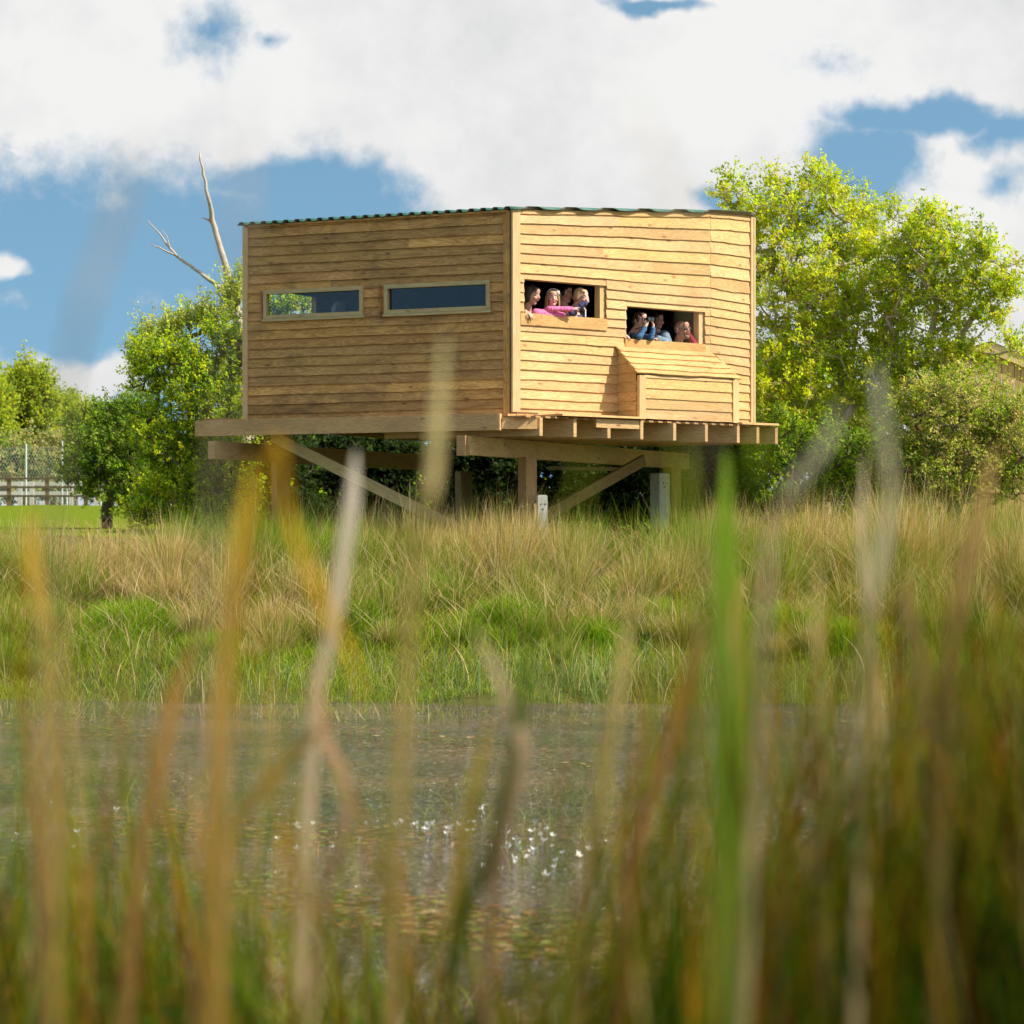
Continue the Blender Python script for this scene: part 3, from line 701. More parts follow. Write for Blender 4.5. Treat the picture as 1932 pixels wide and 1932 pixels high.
# bolts
m = MB()
for (px, py, Y) in ((987, 955, 35.33),):
    p = at(px, py, Y); m.tube([p, p+Vector((-.01, -.03, 0))], [.014, .014], 8); m.build('bolt', M['steel'], hide); m = MB()
p = Vector((-.57, 34.42, 2.9))+GD*1.0+Vector((.899, -.438, 0))*.05; m.tube([p, p+Vector((.899, -.438, 0))*.02], [.02, .02], 8)
m.build('bolt', M['steel'], hide)
# braces
def brace(a, b, w, h, mat, c=None):
    m = MB(); m.beam(a, b, w, h, c=c); return m.build('brace', mat, hide)
A_ = at(515, 824, 36.25); dirv = at(850, 990, 35.95)-A_
brace(A_, A_+dirv*1.28, .05, .145, M['pine_green'], (1.35, 1.35, 1.25))
brace(at(1215, 868, 38.2), at(1008, 985, 36.3), .05, .15, M['brown'], (.8, .9, .7))
brace(at(1035, 883, 38.5), at(1200, 886, 38.5), .05, .05, M['pine_green'], (.8, .85, .8))
# concrete spur posts
def conc(px, Y, w, ztop_, rot, holes, lab):
    X = (px-CX)/F*Y; zg = float(gz(X, Y))
    e = empty('concrete_post', (X, Y, zg)); tag(e, lab, 'concrete post')
    T = Vector((math.cos(R(rot)), math.sin(R(rot)), 0)); Nn = Vector((T.y, -T.x, 0))
    m = MB(); m.beam((X, Y, zg-.3), (X, Y, ztop_-.012), w, w, side=T, c=(1, 1, 1)); m.beam((X, Y, ztop_-.012), (X, Y, ztop_), w*.86, w*.86, side=T, c=(1, 1, 1)); m.build('shaft', M['concrete'], e)
    for (dx, dz) in holes:
        m = MB(); c = Vector((X, Y, ztop_-dz))+T*dx+Nn*(w/2+.001); m.tube([c-Nn*.02, c+Nn*.002], [.011, .011], 10); m.build('bolt_hole', M['hole'], e)
conc(1022.5, 35.3, .125, 1.6+(HY-934)*35.3/F, 8, ((-.022, .12), (.03, .12), (0, .185)), 'short pale concrete post with bolt holes beside the near timber post')
conc(1245, 39.6, .20, 1.6+(HY-893)*39.6/F, 40, ((.03, .14), (-.03, .14), (.0, .2)), 'taller concrete post in shade under the right of the hide')
# ---------------------------------------------------------------- trees
def grow(name, label, cat, base, trunk, ells, na, leafcols, wts, ls=.05, nl=26, tl=.35, ntw=5, seed=1, group=None, barkm='bark', rad=.0055, up=.35, rbias=2.3, darktwig=False, leafw=.62, tip=(1.0, 1.0, 1.0)):
    rs = np.random.RandomState(seed)
    bx, by = base; bz = float(gz(bx, by))-.05
    e = empty(name, (bx, by, bz)); tag(e, label, cat, group)
    nodes = []; par = []
    prev = -1
    for pth in trunk:
        pts = [Vector((bx, by, bz))]+[Vector(p) for p in pth]
        start = 0
        prev = 0 if nodes else -1
        for i in range(len(pts)-1):
            for k in range(5):
                p = pts[i].lerp(pts[i+1], k/5.)
                if nodes and i == 0 and k == 0: continue
                nodes.append(list(p+Vector(rs.normal(0, .02, 3).tolist()) if k else p)); par.append(prev); prev = len(nodes)-1
        nodes.append(list(pts[-1])); par.append(prev); prev = len(nodes)-1
    # attractors
    wt = np.array([rx*ry*1. for (_, _, rx, ry, _, _) in ells]); wt = wt/wt.sum()
    A = []
    for i, (px, py, rx, ry, Y, dr) in enumerate(ells):
        n = max(3, int(round(na*wt[i])))
        d = rs.normal(0, 1, (n, 3)); d /= np.linalg.norm(d, axis=1)[:, None]; d *= (rs.uniform(0, 1, n)**(1/rbias))[:, None]
        # drop some directions so the outline is uneven
        k = np.sin(d[:, 0]*5+i*1.7)+np.sin(d[:, 2]*6+i)+np.sin(d[:, 1]*5-i) > -1.7
        d = d[k]
        c = at(px, py, Y); s = Y/F
        A.append(np.array(c)+d*np.array([rx*s, dr, ry*s]))
    A = np.concatenate(A); A = A[A[:, 2] > gz(A[:, 0], A[:, 1])+.05]
    A = A[np.argsort(np.linalg.norm(A-np.array([bx, by, bz]), axis=1))]
    N = np.array(nodes); P = list(par); bpt = np.array([bx, by, bz]); tipids = []
    dist0 = np.linalg.norm(N-bpt, axis=1)
    NL_ = [N]; allN = N.copy()
    for a in A:
        dd = np.linalg.norm(allN-a, axis=1)+.25*np.maximum(0, allN[:, 2]-a[2])
        j = int(np.argmin(dd)); p = allN[j]; v = a-p; L = np.linalg.norm(v)
        seg = max(1, min(4, int(L/.18))); mid = p+v*.5+np.array([0, 0, -.12*L])+rs.normal(0, .05*L, 3)
        pr = j
        for k in range(1, seg+1):
            s_ = k/seg; q = (1-s_)**2*p+2*s_*(1-s_)*mid+s_**2*a
            allN = np.vstack([allN, q]); P.append(pr); pr = len(P)-1
        tipids.append(pr)
    cnt = np.zeros(len(P)); cnt[tipids] += 1
    for i in range(len(P)-1, 0, -1):
        if P[i] >= 0: cnt[P[i]] += cnt[i]
    r = rad*np.maximum(cnt, .6)**.5
    mb = MB(); V = []; Q = []; nb = 0
    idx = [i for i in range(len(P)) if P[i] >= 0]
    K = 5
    a = allN[[P[i] for i in idx]]; b = allN[idx]; ra = np.minimum(r[[P[i] for i in idx]], r[idx]*1.8); rb = r[idx]
    def tubes(a, b, ra, rb, K):
        d = b-a; L = np.linalg.norm(d, axis=1)[:, None]+1e-6; d = d/L
        h = np.where(np.abs(d[:, 2:3]) > .9, np.array([[1., 0, 0]]), np.array([[0, 0, 1.]]))
        u = np.cross(d, h); u /= np.linalg.norm(u, axis=1)[:, None]; v = np.cross(d, u)
        R0 = []; 
        for k in range(K):
            an = 2*math.pi*k/K; w = u*math.cos(an)+v*math.sin(an)
            R0.append(a+w*ra[:, None]); 
        for k in range(K):
            an = 2*math.pi*k/K; w = u*math.cos(an)+v*math.sin(an)
            R0.append(b+w*rb[:, None])
        V = np.stack(R0, 1).reshape(-1, 3); bb = (np.arange(len(a))*2*K)[:, None]
        Q = np.concatenate([bb+np.array([[k, (k+1) % K, K+(k+1) % K, K+k]]) for k in range(K)], 0)
        return V, Q
    T = BL(); v_, q_ = tubes(a, b, ra, rb, K); T.add(v_, q_, np.ones((len(v_), 3)))
    # twigs
    ti = np.array(tipids); src = np.repeat(ti, ntw); n = len(src)
    s0 = allN[src]; pdir = allN[src]-allN[[max(0, P[i]) for i in src]]; pdir /= (np.linalg.norm(pdir, axis=1)[:, None]+1e-6)
    dr = rs.normal(0, 1, (n, 3)); dr /= np.linalg.norm(dr, axis=1)[:, None]
    dr = dr*.9+pdir*.7+np.array([0, 0, up]); dr /= np.linalg.norm(dr, axis=1)[:, None]
    ll = tl*rs.uniform(.5, 1.25, n); s1 = s0+dr*ll[:, None]
    v_, q_ = tubes(s0, s1, np.full(n, rad*.7), np.full(n, rad*.25), 3); T.add(v_, q_, np.ones((len(v_), 3)))
    T.build('trunk', M[barkm], e)
    # leaves
    if nl > 0:
        si = np.repeat(np.arange(n), nl); m = len(si); f = rs.uniform(.12, 1.08, m)**.8
        c = s0[si]+dr[si]*(ll[si]*f)[:, None]+rs.normal(0, .35, (m, 3))*ls*1.3
        nrm = rs.normal(0, 1, (m, 3))+np.array([1.05, -.75, 1.05]); nrm /= np.linalg.norm(nrm, axis=1)[:, None]
        u = np.cross(nrm, rs.normal(0, 1, (m, 3))); u /= np.linalg.norm(u, axis=1)[:, None]; v = np.cross(nrm, u)
        s = ls*rs.uniform(.55, 1.25, m)[:, None]
        V = np.stack([c-u*s*.5, c-v*s*leafw*.5+u*s*.05, c+u*s*.5-nrm*s*.12, c+v*s*leafw*.5+u*s*.05], 1).reshape(-1, 3)
        Qd = (np.arange(m)*4)[:, None]+np.arange(4)[None]
        twc = colmix(rs, n, leafcols, wts); C = twc[si]*rs.uniform(.8, 1.2, (m, 1)); C = np.where(f[:, None] > .8, C*np.array(tip), C)
        L = BL(); L.add(V, Qd, np.repeat(C, 4, 0)); L.build('crown', M['leaf'], e)
    return e
LM = (.62, .68, .018); LM2 = (.50, .60, .016); LM3 = (.27, .42, .014); YG = (.66, .62, .04); DG = (.075, .15, .015); MG = (.15, .26, .018); GY = (.56, .56, .15); BRN = (.42, .24, .06)
def W(px, py, Y): return tuple(at(px, py, Y))
def base(px, Y): return ((px-CX)/F*Y, Y)
# right: big hawthorn behind the hide, and its neighbour
grow('hawthorn_tree', 'bright lime leaved tree rising right behind the corner of the hide', 'tree', base(1560, 42), [[W(1550, 900, 42), W(1530, 700, 42), W(1500, 480, 42)], [W(1600, 850, 42.3), W(1620, 560, 42.5)]],
     [(1440, 420, 85, 65, 42, .8), (1395, 375, 35, 30, 42, .4), (1545, 400, 75, 62, 42.3, .8), (1560, 345, 35, 25, 42.3, .4), (1462, 345, 16, 24, 42, .2), (1385, 340, 12, 22, 42, .2), (1640, 385, 14, 24, 42.4, .2), (1520, 540, 150, 120, 42, 1.3), (1620, 470, 70, 85, 42.5, .8), (1500, 730, 120, 150, 41.5, 1.1), (1620, 680, 90, 150, 42, 1.0)],
     640, [LM, LM2, LM3, YG, BRN], [1.3, 1, .6, .5, .04], ls=.060, nl=17, tl=.34, ntw=6, seed=21, barkm='palebark')
grow('hawthorn_tree', 'lime green tree with long reaching branches at the right edge', 'tree', base(1730, 41), [[W(1735, 900, 41), W(1745, 700, 41), W(1770, 520, 41)], [W(1780, 800, 41), W(1840, 640, 41), W(1900, 560, 41)]],
     [(1755, 470, 70, 75, 41, .8), (1690, 560, 60, 110, 41.5, .8), (1800, 560, 75, 75, 41, .8), (1740, 420, 28, 28, 41, .3), (1850, 480, 35, 25, 40.6, .3), (1890, 545, 55, 20, 40.4, .3), (1870, 600, 45, 22, 40.4, .3), (1790, 680, 75, 55, 40.8, .6), (1905, 548, 60, 10, 40.3, .2), (1895, 500, 26, 8, 40.4, .15), (1690, 400, 14, 22, 41, .2), (1850, 445, 14, 22, 40.7, .2), (1915, 655, 30, 16, 40.4, .2), (1700, 730, 80, 90, 41, .7)],
     470, [LM, LM2, LM3, YG], [1.2, 1, .7, .4], ls=.058, nl=16, tl=.32, ntw=6, seed=22, barkm='palebark')
grow('thorn_bush', 'sparse grey green thorn bush in front of the wooden building', 'bush', base(1800, 39), [[W(1800, 900, 39), W(1810, 760, 39)], [W(1850, 900, 39.2), W(1880, 720, 39.2)]],
     [(1780, 780, 90, 90, 39, .7), (1860, 785, 80, 70, 39.3, .6), (1820, 900, 130, 70, 39, .7), (1930, 860, 70, 110, 39, .6), (1690, 860, 60, 70, 39, .5)],
     560, [GY, (.42, .50, .05), LM3, (.58, .46, .18)], [1, 1, .8, .5], ls=.044, nl=13, tl=.30, ntw=6, seed=23, barkm='bark', rad=.005)
grow('shrub', 'bright green shrub low beside the deck end', 'shrub', base(1500, 39.8), [[W(1500, 940, 39.8), W(1500, 830, 39.8)]],
     [(1480, 850, 60, 70, 39.8, .6), (1580, 870, 70, 75, 40, .6), (1530, 950, 110, 40, 39.6, .5)], 240, [LM3, MG, LM2, DG], [1, 1, .5, .5], ls=.05, nl=15, tl=.28, ntw=6, seed=24)
grow('shrub', 'dark ivy covered shrub between the two right hand trees', 'shrub', base(1720, 40.2), [[W(1720, 930, 40.2), W(1715, 800, 40.2)]],
     [(1720, 900, 60, 100, 40.2, .5), (1660, 930, 60, 60, 40.4, .5)], 190, [MG, DG, LM3], [1, .8, .5], ls=.045, nl=15, tl=.25, ntw=6, seed=25)
# thicket behind the hide's legs, leaf colours darkened to imitate the deck's shade
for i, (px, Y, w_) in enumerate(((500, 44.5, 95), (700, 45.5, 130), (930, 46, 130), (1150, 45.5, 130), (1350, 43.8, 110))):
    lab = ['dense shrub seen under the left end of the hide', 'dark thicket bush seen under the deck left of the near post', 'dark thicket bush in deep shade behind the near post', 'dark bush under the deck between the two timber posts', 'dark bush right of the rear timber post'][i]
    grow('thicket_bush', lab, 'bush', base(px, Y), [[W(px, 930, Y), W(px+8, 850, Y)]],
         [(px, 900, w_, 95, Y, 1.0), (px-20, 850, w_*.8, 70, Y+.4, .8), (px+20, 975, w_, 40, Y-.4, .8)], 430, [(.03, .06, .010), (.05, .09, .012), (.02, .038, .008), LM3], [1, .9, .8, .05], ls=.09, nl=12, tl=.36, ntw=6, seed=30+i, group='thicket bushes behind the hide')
# left: willow, hawthorn, far trees
grow('willow_bush', 'tall leafy bush with upright pale shoots left of the hide', 'bush', base(400, 42), [[W(395, 900, 42), W(385, 720, 42), W(370, 620, 42)], [W(430, 850, 42), W(440, 640, 42)]],
     [(420, 680, 55, 85, 42, .7), (360, 720, 60, 75, 42, .7), (300, 690, 50, 50, 42, .5), (275, 720, 32, 30, 42, .35), (400, 830, 95, 110, 41.8, .9), (320, 850, 70, 90, 42, .8), (545, 590, 70, 60, 42, .6), (340, 940, 75, 50, 41.5, .7), (300, 975, 55, 40, 41.5, .5), (400, 985, 80, 35, 41.3, .5), (430, 940, 60, 50, 41.5, .6)],
     600, [LM2, LM3, LM, MG], [1.2, 1.2, .6, .6], ls=.055, nl=15, tl=.34, ntw=6, seed=41, up=.7)
grow('willow_bush', 'row of pale upright leafy shoots above the left bush', 'bush', base(350, 43), [[W(360, 800, 43), W(355, 680, 43)]],
     [(285, 655, 28, 30, 43, .3), (320, 640, 30, 25, 43, .3), (355, 622, 30, 22, 43, .3), (395, 612, 30, 25, 43, .3), (435, 590, 22, 40, 43, .3), (448, 550, 10, 30, 43, .2), (262, 690, 22, 22, 43, .3)],
     110, [(.60, .62, .22), (.50, .56, .10), LM2], [1, 1, .6], ls=.055, nl=18, tl=.42, ntw=4, seed=42, up=2.2, rbias=1.6)
grow('hawthorn_bush', 'rounded mid green bush with low skirt before the rail fence', 'bush', base(200, 47), [[W(205, 900, 47), W(200, 820, 47)]],
     [(185, 835, 72, 75, 47, .8), (230, 800, 60, 50, 47.3, .7), (250, 870, 60, 75, 46.8, .7), (170, 890, 60, 40, 46.6, .5), (215, 925, 55, 30, 46.6, .5), (268, 800, 40, 60, 47, .5)],
     400, [MG, LM3, (.30, .38, .05), DG], [1.2, .8, .8, .5], ls=.055, nl=14, tl=.30, ntw=6, seed=43)
for i, (px, Y, ew, top, hh, lab) in enumerate(((55, 135, 62, 700, 205, 'tall bright tree with upright tips beyond the fences at far left'), (135, 150, 42, 770, 90, 'lower bright tree right of the tall far left tree'), (205, 160, 55, 805, 100, 'distant pale green tree rising behind the rounded bush'), (-20, 130, 45, 720, 180, 'bright far tree cut by the left edge'))):
    grow('distant_tree', lab, 'tree', base(px, Y), [[W(px, 900, Y), W(px, 800, Y)]],
         [(px, top+hh*.45, ew, hh*.45, Y, 1.6), (px-ew*.4, top+hh*.3, ew*.45, hh*.36, Y-1, 1.2), (px+ew*.4, top+hh*.5, ew*.45, hh*.42, Y-1, 1.2), (px, top+hh*.15, ew*.3, hh*.22, Y, .8)],
         360, [(.46, .50, .025), (.38, .46, .025), (.26, .36, .03)], [1, 1, .7], ls=.17, nl=14, tl=1.0, ntw=5, seed=50+i, up=1.6, rad=.02, rbias=2.6)
for i, (px, lab) in enumerate(((20, 'grey green far hedge bush behind the mesh fence at the left edge'), (100, 'grey green far hedge bush behind the tall mesh fence posts'), (190, 'grey green far hedge bush half hidden by the rounded bush'), (275, 'grey green far hedge bush behind the left bushes'))):
    grow('hedge_bush', lab, 'bush', base(px, 125), [[W(px, 920, 125)]], [(px, 880, 58, 42, 125, 1.5), (px+20, 850, 40, 28, 126, 1.2), (px, 925, 55, 24, 124, 1.)],
         150, [(.42, .44, .12), (.48, .42, .18), MG], [1, .8, .5], ls=.16, nl=13, tl=.8, ntw=5, seed=60+i, rad=.014, group='far hedge behind the fences')
# far wood closing the horizon outside and beside the frame
def farwood():
    rs = np.random.RandomState(77); n = 60000
    X = rs.uniform(-140, 140, n); Y = rs.uniform(175, 200, n); zb = gz(X, Y)
    hh = 7.0+3.0*np.sin(X*.13)+2.*np.sin(X*.37+1); z = zb+hh*np.sqrt(rs.uniform(0, 1, n))
    k = ~((X > -12) & (X < 0) & False); c = np.stack([X, Y, z], 1); nrm = rs.normal(0, 1, (n, 3)); nrm /= np.linalg.norm(nrm, axis=1)[:, None]
    u = np.cross(nrm, rs.normal(0, 1, (n, 3))); u /= np.linalg.norm(u, axis=1)[:, None]; v = np.cross(nrm, u); s = rs.uniform(.25, .6, n)[:, None]
    V = np.stack([c-u*s, c-v*s*.7, c+u*s, c+v*s*.7], 1).reshape(-1, 3)
    k = (X/Y*F+CX > 330) | (X/Y*F+CX < -150)
    Q = ((np.arange(n)*4)[:, None]+np.arange(4)[None])[k]
    o = np_mesh('wood', V, Q, np.repeat(colmix(rs, n, [MG, LM3, DG], [1, 1, .6]), 4, 0), M['leaf']); tag(o, 'far off band of woodland on the horizon', 'wood', kind='stuff')
farwood()
# dead snag
def snag():
    e = empty('dead_tree', tuple(at(455, 1031, 44))[:2]+(float(gz((455-CX)/F*44, 44)),)); tag(e, 'bare dead tree with two forked branches left of the hide roof', 'tree')
    def limb(name, pts, rad, n=9, parent=e):
        rs = random.Random(len(pts)*7+int(rad[0]*1000)); P = []; Rr = []
        for i in range(len(pts)-1):
            for k in range(3):
                f = k/3; a, b = at(*pts[i]), at(*pts[i+1]); P.append(a.lerp(b, f)+Vector((rs.uniform(-1, 1), rs.uniform(-1, 1), rs.uniform(-1, 1)))*.012*(1 if k else .3)); Rr.append(1.3*(rad[i]*(1-f)+rad[i+1]*f))
        P.append(at(*pts[-1])); Rr.append(rad[-1]); m = MB(); m.tube(P, Rr, n); return m.build(name, M['palebark'], parent, smooth=True, merge=True)
    limb('trunk', [(462, 1010, 44), (460, 760, 44), (456, 640, 44), (446, 590, 44), (437, 548, 44)], [.14, .12, .075, .065, .055])
    limb('branch', [(438, 555, 44), (426, 505, 44), (412, 455, 44), (400, 415, 44), (392, 370, 43.8), (384, 330, 43.8), (377, 288, 43.8)], [.05, .042, .036, .034, .022, .016, .012])
    limb('branch', [(443, 560, 44), (420, 545, 44), (395, 528, 44), (368, 508, 44.1), (340, 488, 44.2), (322, 470, 44.2), (300, 440, 44.3), (278, 415, 44.4)], [.036, .03, .025, .02, .018, .015, .010, .006])
    limb('branch', [(336, 484, 44.2), (318, 476, 44.2), (300, 467, 44.2), (286, 461, 44.2)], [.014, .011, .009, .006])
    limb('branch', [(403, 428, 44), (394, 415, 44), (380, 411, 43.9)], [.016, .012, .006])
    limb('branch', [(322, 470, 44.2), (316, 450, 44.2), (305, 432, 44.2)], [.008, .006, .004])
    limb('branch', [(456, 640, 44), (450, 610, 43.9), (443, 575, 43.9), (452, 545, 43.9)], [.03, .026, .02, .008])
snag()
def baretwig():
    e = empty('bare_twig_tree', at(1598, 1031, 43.5)); e.location.z = float(gz(e.location.x, 43.5)); tag(e, 'thin leafless sapling poking above the lime tree', 'tree'); m = MB(); rs = random.Random(5)
    L = [at(1570, 950, 43.5), at(1575, 700, 43.5), at(1582, 500, 43.5), at(1590, 420, 43.5), at(1594, 370, 43.5), at(1598, 340, 43.5)]
    m.tube(L, [.03, .025, .014, .009, .006, .003], 5)
    for k in range(16):
        f = .35+k/26.; a = L[3].lerp(L[5], min(1, (k+1)/17)); s = rs.choice((-1, 1)); b = a+Vector((s*rs.uniform(.08, .2), rs.uniform(-.1, .1), rs.uniform(.02, .2))); c = b+Vector((s*.04, 0, .08))
        m.tube([a, b, c], [.005, .003, .002], 4)
    m.build('trunk', M['bark'], e)
baretwig()
# ---------------------------------------------------------------- fences, building
def railfence():
    Y = 105.; e = empty('rail_fence', (float((100-CX)/F*Y), Y, float(gz(0, Y)))); tag(e, 'dark brown post and rail fence across the lawn', 'fence')
    def xz(px, py): return at(px, py, Y)
    for px in (-56, 17, 89, 162, 236, 309):
        X = (px-CX)/F*Y; zg = float(gz(X, Y)); m = MB(); m.beam((X, Y, zg-.2), (X, Y, 1.6+(HY-897)*Y/F), .15, .10, c=(1.6, 1.4, 1.0)); m.build('post', M['darkwood'], e)
    for py, h in ((903, .075), (919.5, .08), (936, .08)):
        m = MB(); m.beam(xz(-70, py)+Vector((0, -.07, 0)), xz(330, py)+Vector((0, -.07, 0)), .04, h); m.build('rail', M['darkwood'], e)
    Y = 112.; e = empty('rail_fence', (float((100-CX)/F*Y), Y, float(gz(0, Y)))); tag(e, 'pale weathered fence with broad rails behind the dark one', 'fence')
    pw = plain('pale paint', (.62, .56, .50), .8, noise=.15)
    for px in (-36, 38, 60, 134, 182, 226, 270):
        X = (px-CX)/F*Y; zg = float(gz(X, Y)); m = MB(); m.beam((X, Y, zg-.2), (X, Y, 1.6+(HY-908)*Y/F), .17, .1); m.build('post', pw, e)
    for py, h in ((913, .16), (932, .2)):
        m = MB(); m.beam(xz(-70, py)*1.0, xz(330, py)*1.0, .05, h); o = m.build('rail', pw, e); 
        for v in o.data.vertices: v.co = Vector(at(0, 0, 1)*0)+Vector((v.co.x*112/105., v.co.y+7, (v.co.z-1.6)*112/105.+1.6))
    Y = 116.; e = empty('mesh_fence', (float((80-CX)/F*Y), Y, float(gz(0, Y)))); tag(e, 'tall wire mesh fence with thin pale metal posts', 'fence')
    ms = plain('pale metal post', (.62, .64, .60), .5)
    for px, py in ((49, 838), (117, 830), (126, 900), (-30, 840), (190, 830), (262, 832)):
        X = (px-CX)/F*Y; m = MB(); m.tube([(X, Y, float(gz(X, Y))-.2), (X, Y, 1.6+(HY-py)*Y/F)], [.045, .045], 6); m.build('post', ms, e)
    m = MB()
    z0, z1 = float(gz(-18, Y)), 1.6+(HY-842)*Y/F; x0, x1 = (-60-CX)/F*Y, (300-CX)/F*Y
    k = x0
    while k < x1:
        for s in (-1, 1):
            m.beam((k, Y, z0), (k+s*(z1-z0)*.5, Y, z1), .006, .006)
        k += .12
    m.build('wire_mesh', ms, e)
railfence()
def building():
    Y = 55.; e = empty('wooden_building', tuple(at(1850, 1031, Y))[:2]+(1.9,)); tag(e, 'timber clad building with pale barge board half hidden at right', 'building')
    m = MB(); rs = random.Random(6)
    def top(X):
        px = CX+X/Y*F; return 1.6+(HY-(655+(px-1870)*.42 if px > 1870 else 655+(1870-px)*.28))*Y/F
    X = (1760-CX)/F*Y; Xe = (2150-CX)/F*Y; 
    while X < Xe:
        g = rs.uniform(.8, 1.15); t_ = min(top(X), top(X+.12)); m.beam((X+.06, Y, 1.8), (X+.06, Y, max(2.4, t_-.05)), .11, .03, side=(1, 0, 0), c=(g, g*.93, g*.85)); X += .125
    m.build('wall', M['larch'], e)
    m = MB(); m.beam((X*0+(1700-CX)/F*Y, Y+.06, 2.7), (Xe, Y+.06, 2.7), .06, 2.0); m.build('wall_lining', M['inside'], e)
    m = MB(); a = (1868-CX)/F*Y; b = (2150-CX)/F*Y; m.beam((a, Y-.05, top(a)), (b, Y-.05, top(b)), .05, .22, c=(1.15, 1.1, 1.05)); a2 = (1760-CX)/F*Y; m.beam((a2, Y-.05, top(a2)), (a, Y-.05, top(a)), .05, .2, c=(1.1, 1.05, 1)); m.build('barge_board', M['pine'], e)
    m = MB(); m.face([(a, Y-.1, top(a)+.12), (b, Y-.1, top(b)+.12), (b, Y+4, top(b)+.12), (a, Y+4, top(a)+.12)]); m.face([(a2, Y-.1, top(a2)+.12), (a, Y-.1, top(a)+.12), (a, Y+4, top(a)+.12), (a2, Y+4, top(a2)+.12)]); m.build('roof', M['roof_under'], e)
building()
# ---------------------------------------------------------------- people
def skinmat(name, col):
    t = NT(name); b = t.n('ShaderNodeBsdfPrincipled', i_Roughness=.5); a = t.n('ShaderNodeAttribute', attribute_name='tint').outputs[0]
    t.l(t.mix(1., a, col, 'MULTIPLY'), b.inputs['Base Color']); b.inputs['Subsurface Weight'].default_value = .12; b.inputs['Subsurface Radius'].default_value = (.01, .004, .002)
    t.l(b.outputs[0], t.out.inputs[0]); return t.m
SK = skinmat('skin fair', (.62, .36, .25)); SK2 = skinmat('skin ruddy', (.55, .27, .19)); SK3 = skinmat('skin light', (.66, .41, .30))
def cloth(name, c, c2=None, sc=14):
    t = NT(name); oc = t.n('ShaderNodeTexCoord').outputs['Object']; n = t.noise(oc, sc, 4, .6); b = t.n('ShaderNodeBsdfPrincipled', i_Roughness=.85)
    t.l(t.mix(t.ramp(n, [(.4, 0.), (.62, 1.)]), c, c2 or tuple(x*.6 for x in c)), b.inputs['Base Color']); t.l(t.bump(n, .8, .02), b.inputs['Normal']); t.l(b.outputs[0], t.out.inputs[0]); return t.m
def hairmat(name, c, c2):
    t = NT(name); oc = t.n('ShaderNodeTexCoord').outputs['Object']; n = t.noise(t.mapping(oc, (90, 90, 14)), 1, 3, .6); b = t.n('ShaderNodeBsdfPrincipled', i_Roughness=.45)
    t.l(t.mix(n, c, c2), b.inputs['Base Color']); t.l(t.bump(n, .8, .01), b.inputs['Normal']); t.l(b.outputs[0], t.out.inputs[0]); return t.m
EYE_D = plain('eye dark', (.03, .02, .015), .3); BLK = plain('black plastic', (.02, .02, .022), .35); LENS = plain('coated lens', (.03, .05, .04), .08); WHT = plain('white cloth', (.75, .75, .78), .7); LENSR = plain('brown sunglass lens', (.06, .025, .03), .1)
NAIL = plain('red nail varnish', (.45, .02, .04), .3)

def solid(name, prims, voxel, mats, parent, colfn=None, smooth_it=3, matfn=None):
    """one continuous surface from overlapping ellipsoids ('e',c,r(3),rot) and cones ('c',p0,r0,p1,r1)"""
    bm = bmesh.new()
    for p in prims:
        if p[0] == 'e':
            _, c, r, rot = p; m_ = Matrix.Translation(c) @ (rot.to_4x4() if rot else Matrix.Identity(4)) @ Matrix.Diagonal((*r, 1)); bmesh.ops.create_uvsphere(bm, u_segments=20, v_segments=14, radius=1, matrix=m_)
        else:
            _, a, ra, b, rb = p; a = Vector(a); b = Vector(b); d = b-a; L = d.length
            if L < 1e-5: continue
            q = d.to_track_quat('Z', 'Y').to_matrix().to_4x4()
            bmesh.ops.create_cone(bm, cap_ends=True, cap_tris=False, segments=14, radius1=ra, radius2=rb, depth=L, matrix=Matrix.Translation((a+b)/2) @ q)
            for c_, r_ in ((a, ra), (b, rb)): bmesh.ops.create_uvsphere(bm, u_segments=12, v_segments=8, radius=r_, matrix=Matrix.Translation(c_))
    me = bpy.data.meshes.new('tmp'); bm.to_mesh(me); bm.free()
    o = bpy.data.objects.new('tmp', me); COL.objects.link(o)
    r = o.modifiers.new('r', 'REMESH'); r.mode = 'VOXEL'; r.voxel_size = voxel; r.use_smooth_shade = True
    if smooth_it: s = o.modifiers.new('s', 'SMOOTH'); s.iterations = smooth_it; s.factor = .5
    dg = bpy.context.evaluated_depsgraph_get(); me2 = bpy.data.meshes.new_from_object(o.evaluated_get(dg)); bpy.data.objects.remove(o)
    me2.name = name; me2.materials.clear()
    for m_ in (mats if isinstance(mats, (list, tuple)) else [mats]): me2.materials.append(m_)
    n = len(me2.vertices); co = np.empty(n*3, np.float32); me2.vertices.foreach_get('co', co); co = co.reshape(-1, 3)
    ca = me2.color_attributes.new('tint', 'FLOAT_COLOR', 'POINT'); cc = np.ones((n, 4), np.float32)
    if colfn is not None: cc[:, :3] = colfn(co)
    ca.data.foreach_set('color', cc.ravel())
    me2.polygons.foreach_set('use_smooth', [True]*len(me2.polygons))
    return link(name, me2, parent)

